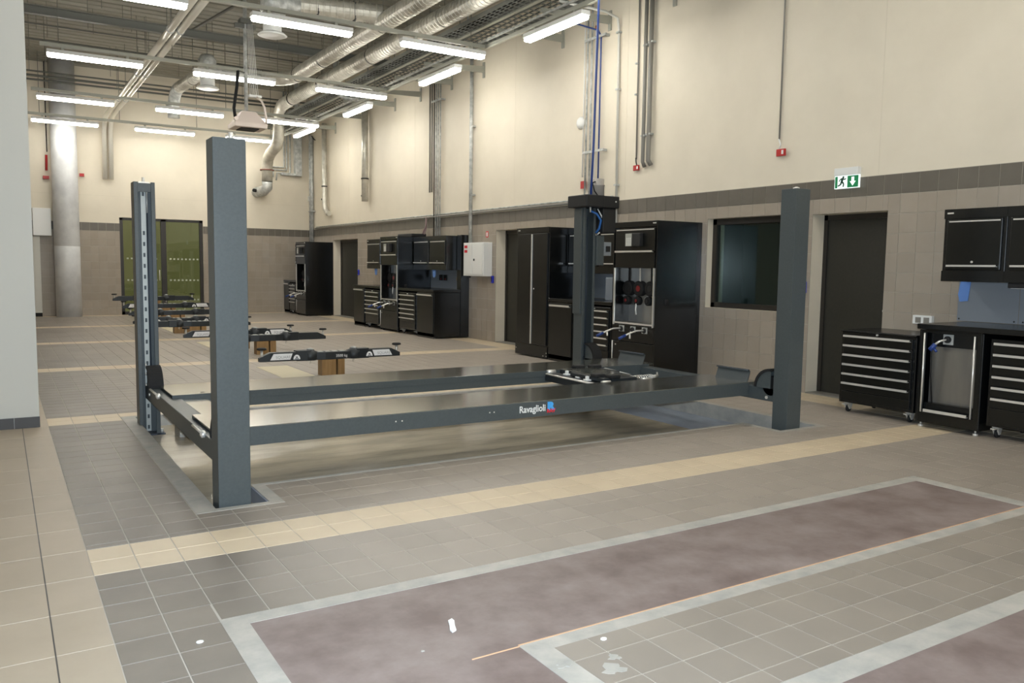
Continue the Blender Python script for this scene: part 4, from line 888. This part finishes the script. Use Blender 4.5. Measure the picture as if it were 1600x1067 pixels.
part('bolt', MB().cyl((1.095, 7.75, .30), (1.085, 7.75, .30), .014, 6).cyl((1.08, 7.89, .37), (1.09, 7.89, .37), .012, 6).cyl((1.08, 7.885, .47), (1.09, 7.885, .47), .012, 6).cyl((1.08, 7.88, .55), (1.09, 7.88, .55), .012, 6), m_chrome, cbL)
part('bolt', MB().cyl((6.17, 5.27, .26), (6.16, 5.27, .26), .016, 6), m_chrome, cbR)
for ya, yb in ((7.28, 7.72), (5.52, 5.86)):
    part('release_rod', MB().cyl((1.092, ya, .352), (1.092, yb, .352), .009, 8), m_chrome, cbL); part('rod_knob', MB().disc_stack((1.092, ya, .352), [(.008, -.02), (.024, -.01), (.024, .01), (.008, .02)], 14, 'x'), m_chrome, cbL)
# runways
rwN = part('runway', MB().box(1.14, 6.28, 5.50, 6.13, .368, .378).box(1.14, 6.24, 5.50, 5.512, .25, .368).box(1.14, 6.24, 6.118, 6.13, .25, .368).box(1.26, 6.16, 5.512, 6.118, .262, .27), m_deck, lift, .002)
part('side_skirt', MB().box(1.22, 6.17, 5.494, 5.50, .25, .374), m_post, rwN, .001)
rwF = part('runway', MB().box(1.17, 6.34, 7.10, 7.76, .368, .378).box(1.17, 6.3, 7.748, 7.76, .25, .368), m_deck, lift, .002)
part('side_skirt', MB().box(1.17, 6.3, 7.094, 7.10, .318, .378).box(1.24, 6.17, 7.10, 7.112, .25, .32), m_post, rwF, .001)
part('inner_web', MB().box(1.26, 6.16, 7.13, 7.14, .255, .366), m_postin, rwF)
part('deck_hole', MB().disc_stack((1.42, 7.17, .378), [(.018, 0), (.018, .0006)], 12).disc_stack((1.58, 7.17, .378), [(.018, 0), (.018, .0006)], 12), m_blackm, rwF)
for ya, yb, rw, x in ((5.52, 5.94, rwN, 6.2), (7.12, 7.56, rwF, 6.25)):
    P = [(x-.03, .378), (x, .46), (x+.004, .474), (x-.006, .486), (x-.022, .484), (x-.022, .49), (x-.002, .493), (x+.012, .478), (x+.008, .458), (x-.02, .378)]
    part('wheel_stop', MB().prism(P, 'y', ya, yb), m_post, rw); part('stop_edge', MB().cyl((x-.012, ya, .49), (x-.012, yb, .49), .008, 8), m_postin, rw)
    part('end_tab', MB().box(6.28 if rw is rwN else 6.34, 6.33 if rw is rwN else 6.39, ya, yb, .368, .378), m_deck, rw)
part('bolt_head', (lambda b: [b.cyl((x, 5.492, .32), (x, 5.495, .32), .006, 6) for x in (2.44, 2.49, 3.24, 3.28)] and b)(MB()), m_chrome, rwN)
lg = text('maker_lettering', 'Ravaglioli', .078, (3.515, 5.4935, .292), '-Y', m_white, rwN, bold=.0012, sx=.88, label='white lettering reading Ravaglioli')
text('logo_letter', 'R', .088, (3.79, 5.4935, .298), '-Y', m_cyan, rwN, bold=.006, sx=1.25, label='light blue stylised letter of the logo')
text('logo_word', 'RAV', .042, (3.785, 5.4925, .275), '-Y', m_redp, rwN, bold=.002, sx=1.05, label='red lower part of the logo')
# power unit on the motor post
pu = part('power_unit', MB().box(6.0, 6.28, 7.95, 8.34, 2.2, 2.345).box(6.28, 6.53, 7.98, 8.36, 2.2, 2.345), m_blackm, lift, .012)
part('motor', MB().disc_stack((6.31, 8.14, 2.34), [(.07, 0), (.082, .005), (.082, .13), (.087, .135), (.087, .145), (.08, .15), (.08, .21), (.07, .22)], 24), mat('grey_motor_housing', (168, 162, 154), .35, metal=.3), pu)
part('motor_cable', MB().tube([(6.24, 8.1, 2.52), (6.18, 8.08, 2.5), (6.2, 8.06, 2.4), (6.25, 8.06, 2.35)], .008, 6), m_rubber, pu)
part('oil_tank', MB().box(6.31, 6.51, 8.02, 8.3, 1.9, 2.2), m_blackm, pu, .01); part('cover_bolt', MB().cyl((6.47, 7.972, 2.28), (6.47, 7.98, 2.28), .01, 8), m_chrome, pu)
part('blue_air_hose', MB().tube([(6.17, 8.09, 2.16), (6.24, 8.06, 2.13), (6.3, 8.05, 2.05), (6.3, 8.08, 1.95), (6.28, 8.12, 1.9)], .014, 8), mat('mid_blue_hose', (44, 100, 168), .4), pu)
part('white_cable', MB().tube([(6.27, 8.08, 2.19), (6.31, 8.05, 2.1), (6.345, 8.05, 2.0), (6.33, 8.08, 1.92), (6.29, 8.1, 1.88)], .008, 6), m_white, pu)
cbx = part('control_cabinet', MB().box(6.285, 6.40, 8.10, 8.3, 1.50, 1.87), m_post, pFR, .006)
sw = part('isolator_switch', MB().box(6.40, 6.53, 8.12, 8.26, 1.62, 1.79), mat('grey_switch_box', (128, 132, 134), .4), cbx, .006); part('switch_knob', MB().box(6.44, 6.50, 8.10, 8.12, 1.67, 1.74), m_blackm, cbx, .004)
part('side_cover', MB().box(6.07, 6.09, 8.14, 8.29, .9, 2.19), m_post, pFR, .004)
# blue hose from the ceiling with coupling
t = empty('air_hose', (6.11, 8.06, 2.1), 'blue compressed-air hose dropping straight from the roof to the motor post', 'hose')
part('hose', MB().tube([(6.17, 8.0, CZ), (6.16, 8.01, 4.5), (6.14, 8.02, 3.0), (6.12, 8.03, 2.3)], .014, 8), m_blue, t)
part('coupling', MB().cyl((6.12, 8.03, 2.30), (6.12, 8.03, 2.22), .022, 10).cyl((6.12, 8.03, 2.22), (6.12, 8.03, 2.14), .013, 8, .007).box(6.09, 6.16, 8.02, 8.04, 2.285, 2.30), m_chrome, t)

# sliding jack between the runways
t = empty('sliding_jack', (5.2, 6.6, .25), 'low black sliding jack with chrome rollers bridging the two runways', 'jack')
part('base_frame', MB().box(4.86, 5.0, 6.14, 7.12, .27, .355).box(5.36, 5.5, 6.14, 7.12, .27, .355).box(5.0, 5.36, 6.2, 6.28, .27, .33).box(5.0, 5.36, 6.98, 7.06, .27, .33), m_arm, t, .006)
part('top_beam', MB().box(5.02, 5.34, 6.18, 7.06, .345, .395), m_arm, t, .008)
part('top_plate', MB().box(5.0, 5.36, 6.3, 6.96, .395, .405), m_deck, t, .003)
part('extension_arm', MB().box(4.93, 5.02, 6.2, 6.75, .36, .40), m_arm, t, .006); part('extension_arm', MB().box(5.36, 5.46, 6.6, 7.06, .36, .40), m_arm, t, .006)
for x, y in ((4.97, 6.34), (5.06, 6.22), (5.40, 6.95), (5.22, 7.0)): part('rubber_pad', MB().box(x-.06, x+.06, y-.05, y+.05, .395, .43), m_rubber, t, .01)
for x, y in ((4.90, 6.42), (4.95, 6.62), (4.97, 6.86)):
    part('white_clamp', MB().box(x-.014, x+.014, y-.016, y+.016, .30, .40).box(x-.03, x+.03, y-.03, y+.03, .355, .37), m_white, t, .004)
for x in (4.93, 5.43):
    for y in (6.16, 7.09): part('roller', MB().cyl((x-.05, y, .365), (x+.05, y, .365), .022, 12), m_chrome, t)
part('guide_rod', MB().cyl((5.5, 6.25, .33), (5.5, 6.95, .33), .012, 8).cyl((4.84, 6.2, .35), (4.84, 7.05, .35), .010, 8), m_chrome, t)
sb = MB(); sb.tube([(5.55+.0125*i/2, 6.55+.03*math.cos(i*1.2), .32+.03*math.sin(i*1.2)) for i in range(50)], .004, 5)
part('spring', sb, m_chrome, t, fix=False); part('hydraulic_cylinder', MB().cyl((5.5, 6.5, .34), (5.5, 6.9, .36), .04, 14), m_galvm, t)
part('tail_fitting', MB().cyl((5.85, 6.55, .32), (5.98, 6.6, .32), .018, 8).cyl((5.98, 6.6, .32), (6.05, 6.68, .34), .009, 8), m_chrome, t)

# ------------------------------------------------------------------ in-ground lifts with swing arms
def arm(t, cx, cy, z, sgn, L, ang, lab):
    """swing arm from hub at cx towards sgn*x, slightly angled"""
    dx, dy = sgn*math.cos(ang), math.sin(ang); nx, ny = -dy, dx
    def Q(a, w_, zz): return (cx+dx*a+nx*w_, cy+dy*a+ny*w_, zz)
    def slab(a0, a1, w0, w1, z0, z1, zt0=None):
        zt = z1 if zt0 is None else zt0
        return MB().add([Q(a0,-w0,z0), Q(a1,-w1,z0), Q(a1,w1,z0), Q(a0,w0,z0), Q(a0,-w0,z1), Q(a1,-w1,zt), Q(a1,w1,zt), Q(a0,w0,z1)], [(0,3,2,1),(4,5,6,7),(0,1,5,4),(1,2,6,5),(2,3,7,6),(3,0,4,7)])
    hub = part('arm_hub', MB().disc_stack((cx, cy, z-.06), [(.085, 0), (.10, .01), (.10, .11), (.06, .125), (.05, .14), (.02, .142)], 20), m_arm, t)
    part('lock_disc', MB().disc_stack((cx, cy, z+.08), [(.045, 0), (.045, .01), (.015, .02)], 14), m_galvm, hub)
    part('lock_ring', MB().tube([(cx+.012*math.cos(a), cy, z-.085+.018*math.sin(a)) for a in [i*math.pi/5 for i in range(10)]], .004, 5), m_chrome, hub)
    a_ = part('swing_arm', MB().add(slab(.02, .20, .085, .066, z-.06, z+.075).v, slab(.02, .20, .085, .066, z-.06, z+.075).f), m_arm, t, .006)
    e = part('arm_extension', slab(.15, L-.10, .058, .052, z-.055, z+.06), m_arm, a_, .005)
    part('arm_tip', slab(L-.10, L+.04, .05, .035, z-.055, z+.06, z-.005), m_arm, a_, .004)
    pd = part('lift_pad', MB().disc_stack(Q(L, 0, z+.095), [(.055, 0), (.062, .006), (.062, .02), (.05, .028)], 20), m_rubber, a_)
    part('pad_stem', MB().disc_stack(Q(L, 0, z-.03), [(.018, 0), (.018, .126)], 12).disc_stack(Q(L+.0, .03, z+.0), [(.008, 0), (.008, .095)], 6), m_chrome, pd)
    if lab:
        # label on the face towards the camera (-y)
        w_ = -.0515 if ny > 0 else .0515
        def lq(a, w2, zz): return Q(a, w2, zz)
        wd = -1 if Q(0, -1, 0)[1] < Q(0, 1, 0)[1] else 1
        k = .060
        a0, a1 = .25, L-.10
        P = [lq(a0, wd*k, z+.045), lq(a1-.035, wd*k, z+.045), lq(a1+.01, wd*k, z-.035), lq(a0+.03, wd*k, z-.035)]
        P2 = [(p[0], p[1]+.004, p[2]) for p in P]
        lb = part('white_label', MB().add(P+P2, [(0,1,2,3),(7,6,5,4),(0,4,5,1),(1,5,6,2),(2,6,7,3),(3,7,4,0)]), m_labelw, a_)
        tc = min(P[0][0], P[1][0], P[3][0])
        text('label_word', 'SQUARE', .052, (min(p[0] for p in P)+.07, P[0][1]-.002 if ang == 0 else min(p[1] for p in P)-.002, z-.018), '-Y', m_labelg, a_)
        c0 = lq(.20, wd*.074, z-.035)
        S = [(c0[0]+.045*math.cos(i*math.pi/10), c0[2]+.062*math.sin(i*math.pi/10)) for i in range(11)]
        lg_ = part('round_logo', MB().prism(S, 'y', c0[1]-.003, c0[1]+.001), m_labelw, a_)
        part('logo_print', MB().box(c0[0]-.012, c0[0]+.012, c0[1]-.005, c0[1]-.003, c0[2]+.022, c0[2]+.036).box(c0[0]-.026, c0[0]+.026, c0[1]-.005, c0[1]-.003, c0[2]+.005, c0[2]+.014), m_black_print, a_)
def yoke(cx, cy, z, label, half=.95, lab=(True, True), angs=(0, 0), plunger=True, L=.63, kg=False):
    t = empty('in_ground_lift_arms', (cx, cy, 0), label, 'car lift', 'in-ground lifts behind the four-post lift')
    hw = half-L
    part('cross_head', MB().prism([(cx-hw, cy-.06), (cx-hw*.4, cy-.09), (cx+hw*.4, cy-.09), (cx+hw, cy-.06), (cx+hw, cy+.06), (cx+hw*.4, cy+.09), (cx-hw*.4, cy+.09), (cx-hw, cy+.06)], 'z', z-.055, z+.045), m_arm, t, .006)
    part('top_strip', (lambda b: [b.box(cx-.2+.1*k, cx-.14+.1*k, cy-.05, cy+.05, z+.045, z+.052) for k in range(4)] and b)(MB()), m_galvm, t)
    if kg: text('load_lettering', '3500 kg', .05, (cx+.02, cy-.092, z-.025), '-Y', m_labelw, t)
    if plunger:
        part('plunger', MB().box(cx-.17, cx+.02, cy-.1, cy+.08, 0, z-.055), m_bronze, t, .003)
        part('guide_column', MB().box(cx+.045, cx+.14, cy-.1, cy+.08, 0, z-.055), m_bronze, t, .003)
    arm(t, cx-hw, cy, z, -1, L, angs[0], lab[0]); arm(t, cx+hw, cy, z, 1, L, angs[1], lab[1])
    return t
yoke(3.74, 10.5, .27, 'nearest in-ground lift arm set, both arms carrying white labels, just behind the runway', half=.93, kg=True)
yoke(3.66, 13.42, .27, 'second in-ground arm set from the camera, plain black right arm, wooden-brown column below', half=.96, lab=(False, False), angs=(1.15, 0))
yoke(3.50, 14.45, .27, 'third in-ground arm set, white-labelled, directly behind the plain one', half=.88)
yoke(3.32, 17.05, .27, 'fourth in-ground arm set, plain long black left arm, between the two left lift posts', half=.98, lab=(False, False))
yoke(3.22, 18.15, .27, 'fifth in-ground arm set, white-labelled, behind the fourth', half=.90)
yoke(3.55, 20.5, .30, 'sixth in-ground arm set, plain black, in front of the glazed door', half=1.02, lab=(False, False))
yoke(3.50, 21.4, .42, 'seventh in-ground arm set, white-labelled and slightly raised', half=1.0)
yoke(3.35, 22.6, .55, 'farthest in-ground arm set, plain black and raised highest', half=.92, lab=(False, False))

# small debris on the foreground floor
for i, (x, y, lb) in enumerate(((.61, 3.22, 'white paper crumb on the tiles left of the reddish inlay'), (1.52, 2.86, 'white plaster streak on the reddish inlay near its left end'), (1.98, 2.45, 'small white chip beside the inner corner of the inlay'))):
    P = [(x+(.014+.02*(i == 1)*abs(math.cos(a)))*math.cos(a+.6), y+.011*math.sin(a+.6)+(.05*math.cos(a) if i == 1 else 0)) for a in [k*math.pi/4 for k in range(8)]]
    single('debris', MB().prism(P, 'z', -.002 if i == 1 else 0, .004), m_white, lb, 'debris', (x, y, 0))
